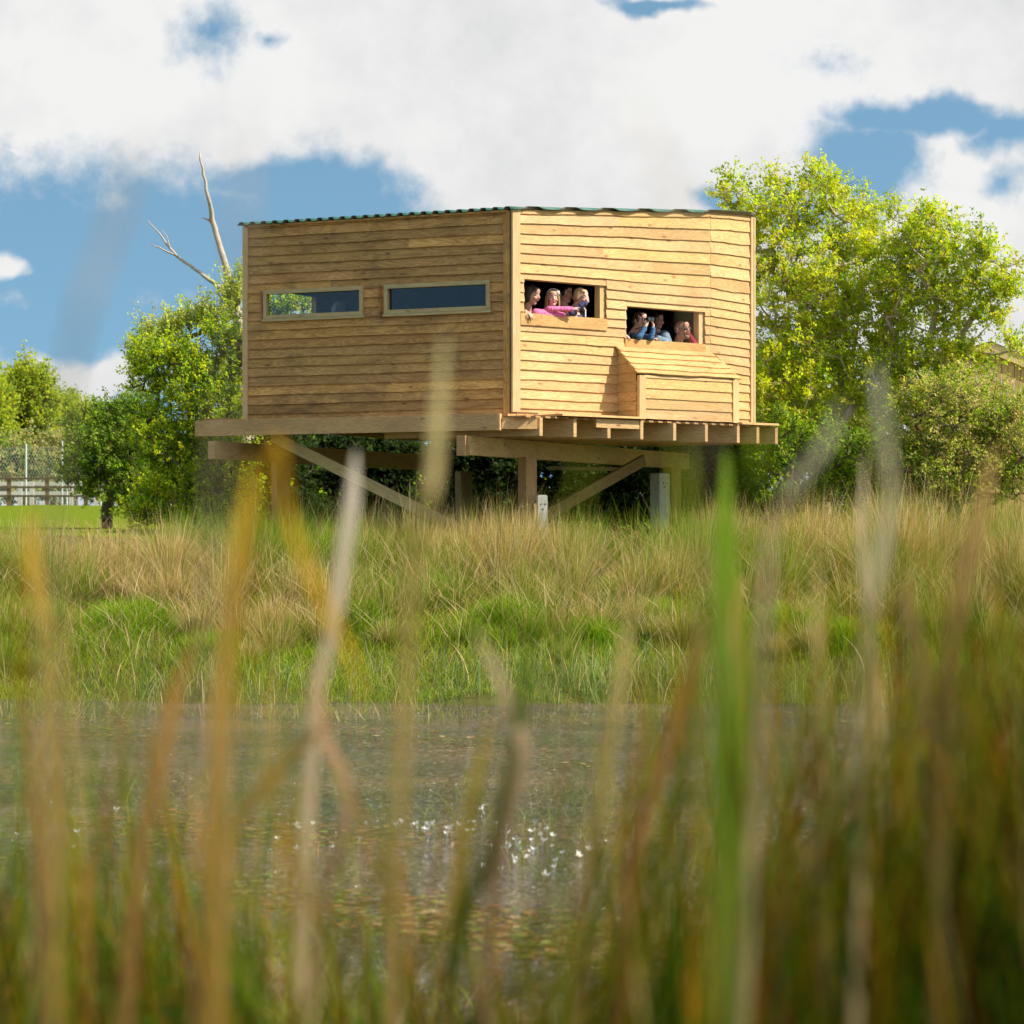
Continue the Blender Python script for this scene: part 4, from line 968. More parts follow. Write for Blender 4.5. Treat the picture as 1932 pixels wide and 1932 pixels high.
def hand_prims(wrist, fdir, back, side, s=1., curl=.4, point=False):
    """palm and five fingers; fdir along fingers, back = back-of-hand normal, side=+1 thumb on cross(back,fdir) side"""
    f = Vector(fdir).normalized(); b = Vector(back); b = (b-f*b.dot(f)).normalized(); u = b.cross(f)*side; w = Vector(wrist); P = []
    for k in (-1.5, -.5, .5, 1.5):
        P.append(('c', w+f*.008*s+u*k*.010*s, .014*s, w+f*.078*s+u*k*.019*s, .0115*s))
    ln = {1.5: .068, .5: .076, -.5: .071, -1.5: .056}
    for k in (1.5, .5, -.5, -1.5):
        p = w+f*.080*s+u*k*.0205*s; d = (f+u*k*.07).normalized(); L = ln[k]*s; c = curl+.12*abs(k-.5)
        if point and k == 1.5: c = .05
        elif point: c = 1.25
        r = .0088*s
        for j, fr in enumerate((.45, .32, .25)):
            d = (d*math.cos(c*(.6 if j == 0 else .8))-b*math.sin(c*(.6 if j == 0 else .8))).normalized()
            b2 = b; q = p+d*L*fr; P.append(('c', p, r, q, r*.92)); p = q; r *= .92
            b = (b2-d*b2.dot(d)).normalized()
        b = Vector(back); b = (b-f*b.dot(f)).normalized()
    t0 = w+f*.02*s+u*.022*s; d1 = (f*.65+u*.8-b*.25).normalized(); t1 = t0+d1*.042*s; d2 = (f*.95+u*.3-b*.3).normalized(); t2 = t1+d2*.030*s; t3 = t2+(f-b*.35).normalized()*.024*s
    P += [('c', t0, .013*s, t1, .0105*s), ('c', t1, .0102*s, t2, .0095*s), ('c', t2, .0095*s, t3, .0085*s)]
    return P

def person(label, group, hp, yaw, pitch, hs, skin, hair, haircol, shirt, arms, roll=0., neckback=.0, adult=True, extra=None, sh_w=None, mouth=.6, glasses=False, beard=False, torso=True, sh_yaw=None, floor=3.76):
    """hp head centre (world); yaw: heading of the face, 0 = toward the camera (-Y), + = toward picture right"""
    e = empty('person', (hp.x, hp.y, 3.30)); tag(e, label, 'person', group)
    Rz = Matrix.Rotation(R(yaw), 3, 'Z') @ Matrix.Rotation(R(-pitch), 3, 'X') @ Matrix.Rotation(R(roll), 3, 'Y')
    # local frame: face toward -Y, X right in picture for yaw 0
    def H(x, y, z): return hp+Rz @ Vector((x*hs, y*hs, z*hs))
    def E(x, y, z, rx, ry, rz): return ('e', H(x, y, z), (rx*hs, ry*hs, rz*hs), Rz)
    sy = R(yaw if sh_yaw is None else sh_yaw); Sx = Vector((math.cos(sy), math.sin(sy), 0)); Sy = Vector((-math.sin(sy), math.cos(sy), 0))
    neck = H(0, .03, -.15)
    shz = .235*hs; sc = hp-NM*max(0., min(.30, (hp-P0).dot(NM)+.27))+Vector((0, 0, -shz)); hw = (sh_w or (.165 if adult else .125))
    P = [E(0, .018, .030, .076, .094, .088), E(0, -.018, -.035, .060, .068, .078), E(0, -.055, -.092, .030, .028, .024), E(0, -.076, -.012, .040, .022, .045),
         ('c', H(0, -.092, .022), .0095*hs, H(0, -.112, -.018), .0125*hs), E(-.011, -.103, -.026, .009, .010, .007), E(.011, -.103, -.026, .009, .010, .007),
         E(0, -.083, .036, .048, .016, .011), E(-.036, -.070, -.028, .024, .026, .024), E(.036, -.070, -.028, .024, .026, .024),
         E(0, -.094, -.050, .022, .010, .0055), E(0, -.091, -.060, .019, .011, .0065), E(0, -.080, .062, .045, .022, .035),
         E(-.080, .012, -.005, .010, .022, .034), E(.080, .012, -.005, .010, .022, .034),
         ('c', H(0, .03, -.06), .052*hs, sc+Vector((0, 0, .03)), .056*hs)]
    hands = []
    for a in arms:
        P.append(('c', a['el'], .036*a.get('s', 1), a['wr'], .024*a.get('s', 1)))
        P += hand_prims(a['wr'], a['fd'], a['bk'], a.get('side', 1), a.get('s', 1), a.get('curl', .4), a.get('point', False))
    P += [('c', sc+Sx*hw*.7, .05*hs, sc-Sx*hw*.7, .05*hs), ('c', sc+Vector((0, 0, -.05)), .10*hs, Vector((sc.x, sc.y, floor+.35*(1 if adult else .7))), .10*hs)]
    if torso:
        for s in (-1, 1):
            a = Vector((sc.x, sc.y, floor+.40))+Sx*s*.08; P.append(('c', a, .075, Vector((a.x, a.y, floor+.08)), .05)); P.append(('c', Vector((a.x, a.y, floor+.045)), .04, Vector((a.x, a.y, floor+.045))-Sy*.12, .035))
    inv = np.array(Rz.inverted()); hpv = np.array(hp)
    def colf(co):
        q = (co-hpv) @ inv.T / hs; c = np.ones((len(co), 3))
        def blob(x, y, z, r, col):
            d = ((q[:, 0]-x)/r[0])**2+((q[:, 1]-y)/r[1])**2+((q[:, 2]-z)/r[2])**2; f = np.clip(1.6-d, 0, 1)[:, None]; c[:] = c*(1-f)+c*np.array(col)*f
        blob(0, -.098, -.055, (.024, .02, .009), (.72, .38, .36))
        for s in (-1, 1):
            blob(s*.036, -.08, -.028, (.018, .03, .016), (1.04, .80, .76)); 
            if hair != 'bald' or True: blob(s*.033, -.092, .036, (.019, .022, .0045), (.42, .36, .32))
        blob(0, -.096, -.055, (.020, .02, .0018), (.45, .25, .25))
        if hair == 'bald': blob(0, .03, .07, (.085, .10, .05), (.80, .76, .76))
        return c
    body = solid('body', P, .0052, skin, e, colf, 2)
    # eyes
    for s in (-1, 1):
        m = solid('eye', [E(s*.032, -.0835, .010, .0125, .0085, .0065)], .0025, WHT, e, None, 0); 
        solid('iris', [E(s*.032, -.0915, .010, .0058, .003, .0056)], .0012, EYE_D, m, None, 0)
    # hair
    hc = haircol; HP = []
    if hair == 'short':
        HP = [E(0, .035, .052, .083, .092, .078), E(0, -.035, .096, .062, .052, .030), E(-.066, .03, .02, .020, .055, .05), E(.066, .03, .02, .020, .055, .05), E(0, .095, .0, .06, .025, .06)]
        rr_ = random.Random(int(hp.x*1000) % 997)
        for k in range(26):
            an = rr_.uniform(0, 6.28); el = rr_.uniform(.35, 1.4); d = Vector((math.cos(an)*math.cos(el), math.sin(an)*math.cos(el), math.sin(el))); a0_ = Vector((d.x*.078, .03+d.y*.088, .055+d.z*.074)); HP.append(('c', H(*a0_), .012*hs, H(*(a0_+Vector((d.x*.016+rr_.uniform(-.01, .01), d.y*.014-.008, d.z*.012)))), .006*hs))
    elif hair == 'fringe':
        HP = [E(0, .030, .050, .086, .096, .082), E(0, -.060, .083, .060, .035, .026), E(-.070, -.005, .03, .018, .05, .06), E(.070, .0, .03, .018, .05, .06), E(0, .09, -.01, .07, .03, .07), ('c', H(-.02, -.082, .085), .016*hs, H(.035, -.090, .055), .008*hs)]
    elif hair == 'bob':
        HP = [E(0, .030, .050, .088, .100, .084), E(-.030, -.052, .085, .042, .040, .026), E(.030, -.048, .088, .042, .040, .024), E(-.078, .015, -.02, .020, .05, .08), E(.078, .015, -.02, .020, .05, .08), E(0, .085, -.05, .07, .035, .09),
              ('c', H(.05, -.06, .075), .014*hs, H(.082, -.03, .01), .010*hs), ('c', H(-.05, -.06, .075), .014*hs, H(-.082, -.03, .01), .010*hs)]
    elif hair == 'long':
        HP = [E(0, .030, .050, .087, .098, .082), E(-.034, -.052, .078, .040, .038, .026), E(.034, -.052, .078, .040, .038, .026), E(0, .085, -.05, .08, .035, .10)]
        rr_ = random.Random(4)
        for s in (-1, 1):
            for k in range(7):
                x = s*(.074+.006*k % .02); y = -.03+.018*k
                HP += [('c', H(x, y, .03), .013*hs, H(x+s*.010+rr_.uniform(-.006, .006), y-.005, -.08), .010*hs), ('c', H(x+s*.010, y-.005, -.08), .010*hs, H(x+s*.006+rr_.uniform(-.012, .012), y-.02, -.19-.02*rr_.random()), .005*hs)]
    if HP: solid('hair', HP, .0045, hc, e, None, 1)
    if beard: solid('beard', [E(0, -.082, -.098, .034, .026, .030), E(-.033, -.082, -.075, .009, .016, .028), E(.033, -.082, -.075, .009, .016, .028), E(0, -.102, -.041, .030, .007, .006)], .004, hairmat('beard', (.14, .075, .04), (.26, .15, .08)), e, None, 1)
    if glasses:
        m = MB(); fr = [H(-.062, -.088, .014), H(-.012, -.103, .016), H(.012, -.103, .016), H(.062, -.088, .014)]
        m.tube([H(-.080, .0, .010), fr[0]], [.0032*hs]*2, 6); m.tube([H(.080, .0, .010), fr[3]], [.0032*hs]*2, 6); m.tube([fr[1], fr[2]], [.003*hs]*2, 6); g = m.build('sunglasses', BLK, e)
        for s in (-1, 1): solid('lens', [E(s*.034, -.100, .006, .028, .009, .021)], .002, LENSR, g, None, 0)
    # clothing
    CP = [('c', sc+Sx*hw+Vector((0, 0, -.035*hs)), .062*hs, sc-Sx*hw+Vector((0, 0, -.035*hs)), .062*hs), ('e', sc+Vector((0, 0, -.16*hs)), ((hw+.035), .115*hs, .20*hs), Matrix.Rotation(sy, 3, 'Z')), ('c', sc+Vector((0, 0, -.2*hs)), .13*hs, Vector((sc.x, sc.y, floor+.38)), .12*hs), ('c', sc+Vector((0, 0, .012*hs)), .066*hs, sc+Vector((0, 0, .036*hs)), .060*hs)]
    rr_ = random.Random(int(hp.x*997) % 991)
    for a in arms:
        r0, r1 = a.get('sr', (.058, .040)); k = a.get('s', 1); L = a['wr']-a['el']; cuff = a['el']+L*a.get('cuff', .93); s0 = a['sh']
        CP += [('c', s0, r0*1.1*k, a['el'], r0*.9*k), ('c', a['el'], r0*.86*k, cuff, r1*k)]
        for j in range(7):
            f = (j+.5)/7; c_ = a['el'].lerp(cuff, f); CP.append(('e', c_+Vector((rr_.uniform(-1, 1), rr_.uniform(-1, 1), rr_.uniform(-1, 1)))*.006, ((r0*.86*(1-f)+r1*f)*k*1.08,)*2+(.010,), (L.to_track_quat('Z', 'Y').to_matrix() @ Matrix.Rotation(rr_.uniform(-.4, .4), 3, 'X'))))
    CP += extra or []
    c = solid('clothing', CP, .0065, shirt, e, None, 2)
    return e, H, E, c, sc, Sx, Sy

def WM(t, n, z): return P0+TM*t+NM*n+Vector((0, 0, z))
def headat(px, py, Y): return at(px, py, Y)
OUT = NM
# woman at the left of the upper hatch
hp = headat(1003, 557, 35.12)
person('dark haired woman at the left of the upper hatch, one hand over the sill', 'people looking out of the hide', hp, 62, -10, 1.02, SK, 'bob', hairmat('dark hair', (.025, .015, .01), (.07, .04, .025)), cloth('olive coat', (.13, .13, .09), (.07, .07, .05)),
       [dict(sh=hp+Vector((-.10, .02, -.27)), el=hp+Vector((-.16, -.03, -.40)), wr=WM(.235, -.01, 4.572), fd=OUT*.75+TM*.35+Vector((0, 0, -.55)), bk=Vector((0, 0, 1))+OUT*.6, side=-1, s=1., curl=.35, cuff=.85)], floor=3.30, sh_yaw=30)
# pale scarf strap
# girl in pink
hp2 = headat(1043, 563, 35.28)
SHp = hp2+Vector((-.10, -.02, -.17)); ELp = WM(.62, .06, 4.635); WRp = WM(.90, .14, 4.628)
g2 = person('small girl in a pink top leaning out of the upper hatch and pointing right', 'people looking out of the hide', hp2, 8, 0, .90, SK3, 'long', hairmat('light brown hair', (.22, .12, .05), (.50, .33, .14)), cloth('pink knit', (.80, .20, .40), (.70, .13, .32)),
       [dict(sh=SHp, el=ELp+Vector((-.04, 0, -.015)), wr=WRp, fd=TM*.9+OUT*.25+Vector((0, 0, .12)), bk=Vector((0, 0, 1))+OUT*.5, side=1, s=.80, point=True, cuff=.97, sr=(.052, .040)),
        ], adult=False, extra=[('c', WM(.42, -.02, 4.56), .06, WM(.85, .0, 4.545), .05)])
# hairband with a flower
e_, H_, E_ = g2[0], g2[1], g2[2]
m = MB(); band = []
for k in range(13):
    a = math.pi*k/12; band.append(H_(math.cos(a)*.090, -.03+.0*k, .048+math.sin(a)*.088))
m.tube(band, [.0035]*13, 6); hb = m.build('hairband', WHT, e_, smooth=True)
solid('flower_ornament', [E_(.062, -.062, .080, .026, .016, .024), E_(.080, -.055, .068, .016, .014, .018), E_(.058, -.060, .060, .016, .014, .014), E_(.074, -.052, .095, .016, .012, .014)], .004, plain('cream silk', (.78, .70, .66), .7), hb, None, 1)
# woman behind
hp3 = headat(1066, 556, 35.72)
person('woman with tied back dark hair standing behind the girl and the blond boy', 'people looking out of the hide', hp3, 50, 0, .98, SK3, 'fringe', hairmat('near black hair', (.015, .01, .008), (.04, .025, .02)), cloth('black jacket', (.02, .02, .025)), [], floor=3.30)
# blond boy shading his eyes
hp4 = headat(1096, 562, 35.56)
navy = cloth('navy jersey', (.07, .075, .17), (.035, .038, .10))
ELb = WM(1.03, -.03, 4.60); WRb = hp4+Vector((.085, -.125, -.055))
b4 = person('blond boy in a navy jacket shading his eyes with one hand', 'people looking out of the hide', hp4, 55, -8, .90, SK3, 'short', hairmat('blond hair', (.50, .33, .13), (.75, .56, .28)), navy,
       [dict(sh=hp4+Vector((-.09, -.05, -.20)), el=ELb, wr=WRb, fd=Vector((-.15, -.05, 1.)), bk=Vector((.8, -.5, .2)), side=1, s=.78, curl=.55, cuff=.86, sr=(.054, .044))], adult=False, sh_yaw=30)
m = MB(); q = hp4+Vector((.055, -.10, -.165)); m.tube([q+Vector((-.02, 0, .03)), q, q+Vector((.0, -.03, -.10))], [.008, .010, .009], 6); m.build('zip_trim', WHT, b4[0], smooth=True)
# boy with binoculars
hp5 = headat(1208, 605, 36.26)
blue = cloth('blue fleece', (.06, .17, .34), (.022, .06, .12))
eR = WM(2.14, .075, 4.335); eL = WM(2.36, .075, 4.335)
FD = Vector((math.sin(R(42)), -math.cos(R(42)), 0)); SD = Vector((FD.y*-1, FD.x, 0))     # gaze direction, his left in picture-right
SD = Vector((math.cos(R(42)), math.sin(R(42)), 0))
bc = hp5+FD*.150*.92+Vector((0, 0, .008))
w1 = bc-SD*.050+FD*.03+Vector((0, 0, -.072)); w2 = bc+SD*.075+FD*.03+Vector((0, 0, -.072))
b5 = person('dark haired boy in a blue fleece looking through binoculars, elbows on the lower sill', 'people looking out of the hide', hp5, 42, 0, .93, SK3, 'fringe', hairmat('dark brown hair', (.03, .018, .012), (.075, .045, .028)), blue,
       [dict(sh=hp5+Vector((-.10, .08, -.20)), el=eR, wr=w1, fd=Vector((0, 0, 1))+SD*.25-FD*.1, bk=-SD*.8+FD*.75, side=1, s=.80, curl=.75, cuff=.72, sr=(.056, .042)),
        dict(sh=hp5+SD*.17-FD*.12+Vector((0, 0, -.20)), el=eL, wr=w2, fd=Vector((0, 0, 1))-SD*.30-FD*.1, bk=SD*.8+FD*.75, side=-1, s=.80, curl=.75, cuff=.72, sr=(.056, .042))], adult=False)
be = empty('binoculars', bc); tag(be, 'black binoculars held to the eyes by the boy in blue', 'binoculars')
for s, nm in ((-1, 0), (1, 1)):
    m = MB(); c = bc+SD*s*.031; m.tube([c-FD*.062, c-FD*.045, c-FD*.02, c+FD*.01, c+FD*.03, c+FD*.062, c+FD*.066], [.016, .019, .019, .025, .027, .0285, .0285], 18); o = m.build('barrel', BLK, be, smooth=True)
    m = MB(); m.tube([c+FD*.066, c+FD*.0675], [.022, .022], 18); m.build('lens', LENS, o)
m = MB(); m.beam(bc-SD*.02-FD*.02, bc+SD*.02-FD*.02, .05, .016); m.tube([bc-FD*.05, bc+FD*.02], [.009, .009], 10); m.build('bridge', BLK, be)
m = MB(); m.tube([bc-SD*.05-FD*.01, hp5+Vector((.02, -.08, -.09)), hp5+Vector((-.05, -.05, -.115)), hp5+Vector((-.07, .03, -.10))], [.006]*4, 5); m.build('neck_strap', BLK, be)
# child behind in denim
hp6 = headat(1241, 606, 36.95)
person('child with brown hair half hidden behind the binoculars, denim blue shoulder on the sill', 'people looking out of the hide', hp6, 30, 0, .90, SK, 'fringe', hairmat('brown hair', (.07, .035, .02), (.14, .07, .04)), cloth('denim', (.22, .30, .38), (.12, .17, .23)),
       [dict(sh=hp6+Vector((.08, -.10, -.20)), el=WM(2.78, -.05, 4.30), wr=WM(2.56, -.02, 4.34), fd=-TM, bk=Vector((0, 0, 1)), side=1, s=.8, curl=.5, sr=(.085, .06))], adult=False)
# bald man
hp7 = headat(1287, 623, 36.86)
red = cloth('red hooded top', (.50, .02, .05), (.32, .01, .03))
person('bald man with sunglasses and goatee in a red hooded top at the lower hatch', 'people looking out of the hide', hp7, 42, 4, 1.06, SK2, 'bald', None, red, [], glasses=True, beard=True, floor=3.30,
       extra=[('c', hp7+Vector((.10, .05, -.05)), .035, hp7+Vector((.15, .02, -.16)), .045), ('c', hp7+Vector((.15, .02, -.16)), .045, hp7+Vector((.18, -.02, -.24)), .05), ('c', hp7+Vector((-.06, .10, -.12)), .04, hp7+Vector((.10, .09, -.06)), .035)], sh_w=.19)
# person mostly hidden behind the wall: a hand on the sill
hp8 = WM(1.66, -.55, 4.72)
person('person hidden behind boards, one hand resting on the left corner of the lower sill', 'people looking out of the hide', hp8, 41, 0, .95, SK3, 'bob', hairmat('brown bob', (.05, .03, .02), (.10, .06, .04)), cloth('grey top', (.2, .2, .2)),
       [dict(sh=hp8+Vector((.02, -.05, -.24)), el=WM(1.74, -.22, 4.26), wr=WM(1.935, -.045, 4.365), fd=TM*.55+OUT*.75+Vector((0, 0, -.25)), bk=Vector((0, 0, 1))+OUT*.3, side=-1, s=.92, curl=.45)], floor=3.30)
# elderly visitor inside behind the left window
hp9 = at(642, 583, 36.6)
person('white haired person inside the hide behind the left glazed window', 'people looking out of the hide', hp9, 25, 5, .92, SK, 'long', hairmat('white hair', (.55, .53, .50), (.75, .73, .70)), cloth('grey cardigan', (.15, .16, .18)), [], floor=3.30)
# ---------------------------------------------------------------- foreground reeds (out of focus, on the near bank)
def ribbon(name, pts, w, c0, c1, label, group, mat='fblade', twist=0., thick=True):
    """pts: (px,py,Y) from the tip downward; continues down to the bank"""
    kd = 1.32 if pts[0][2] > 1.2 else 1.1
    w *= .95 if kd > 1.3 else .72
    P = [at(p[0], p[1], p[2]*kd) for p in pts]
    d = (P[-1]-P[-2]).normalized(); 
    d = Vector((d.x*.25, d.y*.2, -1)).normalized()
    zb = float(gz(P[-1].x, P[-1].y)); L = (P[-1].z-zb)/(-d.z)
    if L > 0: P += [P[-1]+d*L*.5+Vector((0, 0, 0)), P[-1]+Vector((d.x*.5, d.y*.5, d.z))*L]
    Q = []
    n = len(P)
    def cr(i, f):
        p0, p1, p2, p3 = P[max(i-1, 0)], P[i], P[min(i+1, n-1)], P[min(i+2, n-1)]
        return .5*((2*p1)+(-p0+p2)*f+(2*p0-5*p1+4*p2-p3)*f*f+(-p0+3*p1-3*p2+p3)*f**3)
    for i in range(n-1):
        for k in range(5): Q.append(cr(i, k/5))
    Q.append(P[-1]); m = MB(); N = len(Q); prev = None; ph = w*7000.
    Q = [q+Vector((math.sin(i*.21+ph)*.003*min(1, i/6), 0, 0)) for i, q in enumerate(Q)]
    for i, p in enumerate(Q):
        s = i/(N-1); tg = (Q[min(i+1, N-1)]-Q[max(i-1, 0)]).normalized(); sd = tg.cross(Vector((math.sin(.75+twist*s), -math.cos(.75+twist*s), 0))).normalized()
        nn = tg.cross(sd).normalized(); ww = w*1.25*min(1, .12+s*4.5)*(1-.25*s)/2; row = [p-sd*ww+nn*ww*.3, p, p+sd*ww+nn*ww*.3]
        c = tuple(c1[j]*(1-s)+c0[j]*s for j in range(3))
        if prev:
            for j in (0, 1): m.face([prev[0][j], prev[0][j+1], row[j+1], row[j]], None, c)
        prev = (row, c)
    o = m.build(name, M[mat], None); tag(o, label, 'reed leaf', group); return o
G1 = (.12, .24, .01); G0 = (.07, .15, .01); OC = (.55, .34, .04); OC0 = (.30, .17, .03); ST = (.66, .55, .40); ST0 = (.40, .28, .14); PK = (.55, .33, .22); BR = (.26, .13, .05); BR0 = (.13, .07, .03); GY_ = (.48, .44, .40); YGR = (.34, .36, .03)
gN = 'blurred foreground reed leaves'
spec = [
 ('broad bright green reed leaf standing upright right of centre', [(1372, 850, 2.0), (1376, 1000, 2.0), (1380, 1200, 2.0), (1378, 1400, 2.0), (1372, 1600, 2.0), (1368, 1930, 2.0)], .026, G0, (.17, .30, .012)),
 ('second green leaf overlapping the broad green one', [(1400, 1080, 1.9), (1406, 1250, 1.9), (1404, 1450, 1.9), (1400, 1700, 1.9)], .018, G0, YGR),
 ('ochre knotted stem beside the broad green leaf', [(1388, 1090, 1.95), (1390, 1190, 1.95), (1396, 1320, 1.95), (1402, 1600, 1.95)], .011, OC0, (.62, .42, .14)),
 ('pale cream reed leaf leaning over the right hand tree', [(1655, 690, 1.45), (1672, 800, 1.45), (1680, 950, 1.5), (1640, 1150, 1.5), (1625, 1400, 1.55)], .013, ST0, (.62, .58, .50)),
 ('thin whitish stalk standing below the cream leaf', [(1632, 860, 2.3), (1632, 1000, 2.3), (1645, 1180, 2.3), (1660, 1400, 2.3)], .010, ST0, (.72, .58, .42)),
 ('grey white leaf arching left over the shrub by the deck', [(1590, 760, 1.4), (1560, 850, 1.4), (1510, 910, 1.4), (1480, 960, 1.4), (1440, 1100, 1.45)], .010, ST0, GY_),
 ('grey white leaf in front of the long diagonal brace', [(672, 850, 2.1), (665, 930, 2.1), (648, 1040, 2.1), (628, 1200, 2.1), (598, 1380, 2.1)], .017, ST0, (.60, .54, .48)),
 ('faint pale green leaf crossing the shaded wall and beam', [(840, 630, 1.5), (838, 760, 1.5), (825, 880, 1.5), (805, 960, 1.5), (770, 1150, 1.55)], .011, OC0, (.58, .50, .26)),
 ('orange leaf covering the left timber post', [(690, 1330, 1.5), (664, 1230, 1.47), (610, 1120, 1.44), (548, 980, 1.40), (524, 860, 1.36), (512, 835, 1.36), (500, 900, 1.38), (478, 1050, 1.4), (440, 1300, 1.42)], .008, OC0, (.72, .42, .02)),
 ('wide yellow green leaf blurred over the tall concrete post', [(1285, 840, 1.15), (1300, 940, 1.15), (1330, 1100, 1.2), (1345, 1350, 1.25)], .008, G0, (.36, .42, .02)),
 ('soft lime leaf leaning between the deck end and the shrub', [(1440, 800, 1.2), (1430, 900, 1.2), (1412, 1050, 1.25), (1400, 1300, 1.3)], .008, G0, (.26, .40, .015)),
 ('faint olive leaf hanging over the brace behind the near post', [(1110, 850, 1.1), (1090, 960, 1.1), (1075, 1100, 1.15), (1060, 1350, 1.2)], .0055, G0, (.34, .36, .03)),
 ('short ochre leaf left of the orange one', [(478, 860, 1.5), (470, 960, 1.5), (452, 1060, 1.5), (430, 1200, 1.5), (400, 1400, 1.5)], .010, OC0, OC),
 ('yellow ochre vertical leaf over the lawn at far left', [(62, 960, 1.6), (68, 1060, 1.6), (85, 1180, 1.6), (90, 1300, 1.6)], .011, BR0, (.60, .38, .04)),
 ('faint grey leaf tip crossing the blue sky at upper left', [(252, 250, 1.0), (232, 340, 1.0), (185, 480, 1.0), (150, 620, 1.0), (120, 900, 1.05), (105, 1200, 1.1)], .0050, ST0, (.36, .36, .38)),
 ('faint mauve leaf tip crossing the blue sky beside the dead tree', [(470, 150, .95), (462, 300, .95), (445, 450, .95), (420, 700, 1.0), (405, 1000, 1.05)], .0035, ST0, (.42, .38, .44)),
 ('very faint pale leaf tip crossing the cloud above the roof', [(1160, 130, .9), (1200, 220, .9), (1250, 310, .9), (1290, 400, .9), (1330, 620, .95)], .0028, ST0, (.55, .50, .42)),
 ('brown leaf falling slantwise in the lower right middle', [(1330, 1150, 1.9), (1290, 1330, 1.9), (1250, 1450, 1.9), (1190, 1650, 1.9)], .016, BR0, (.45, .22, .08)),
 ('pink tan reed leaf bent into a fold in the middle', [(900, 1190, 1.9), (955, 1300, 1.9), (985, 1400, 1.9), (968, 1500, 1.9), (930, 1700, 1.9)], .013, BR0, (.55, .42, .26)),
 ('straw leaf rising slantwise from the lower centre', [(1200, 1120, 1.8), (1170, 1300, 1.8), (1130, 1500, 1.8), (1100, 1700, 1.8)], .014, OC0, (.52, .42, .18)),
 ('pink brown leaf forking down through the pond at left', [(605, 1230, 2.0), (612, 1370, 2.0), (655, 1480, 2.0), (640, 1600, 2.0), (600, 1750, 2.0)], .012, (.30, .17, .10), (.52, .33, .22)),
 ('tan leaf crossing behind the pink brown one', [(640, 1350, 2.0), (560, 1420, 2.0), (460, 1530, 2.0), (430, 1600, 2.0), (425, 1750, 2.0)], .014, (.30, .17, .08), (.45, .30, .12)),
 ('orange brown leaf leaning left above the pond', [(380, 1180, 1.8), (330, 1330, 1.8), (290, 1500, 1.8), (250, 1700, 1.8)], .014, BR0, (.42, .24, .07)),
 ('tall reddish brown reed leaf near the right edge', [(1880, 840, 1.7), (1850, 980, 1.7), (1800, 1150, 1.7), (1780, 1400, 1.7)], .016, BR0, (.46, .28, .12)),
 ('long tan reed leaf left of the reddish brown one', [(1700, 1050, 1.8), (1720, 1180, 1.8), (1745, 1330, 1.8), (1760, 1550, 1.8)], .015, BR0, (.52, .34, .16)),
 ('tan upright reed leaf below the broad green leaf', [(1545, 1060, 2.1), (1550, 1200, 2.1), (1556, 1350, 2.1), (1560, 1600, 2.1)], .010, BR0, (.52, .38, .16)),
 ('grey green leaf crossing the lower right corner in a curve', [(1700, 1360, 1.9), (1640, 1440, 1.9), (1560, 1520, 1.9), (1530, 1640, 1.9), (1560, 1850, 1.9)], .014, OC0, (.46, .42, .20)),
 ('dark green reed leaf crossing the lower centre', [(1010, 1180, 1.9), (975, 1400, 1.9), (930, 1600, 1.9), (860, 1800, 1.9)], .016, (.03, .06, .01), (.08, .14, .015)),
 ('ochre leaf tip before the brown water in the middle', [(930, 1350, 1.9), (900, 1480, 1.9), (880, 1560, 1.9), (850, 1800, 1.9)], .015, OC0, (.50, .38, .06)),
]
for lab, pts, w, c0, c1 in spec: ribbon('reed_leaf', pts, w, c0, c1, lab, gN)

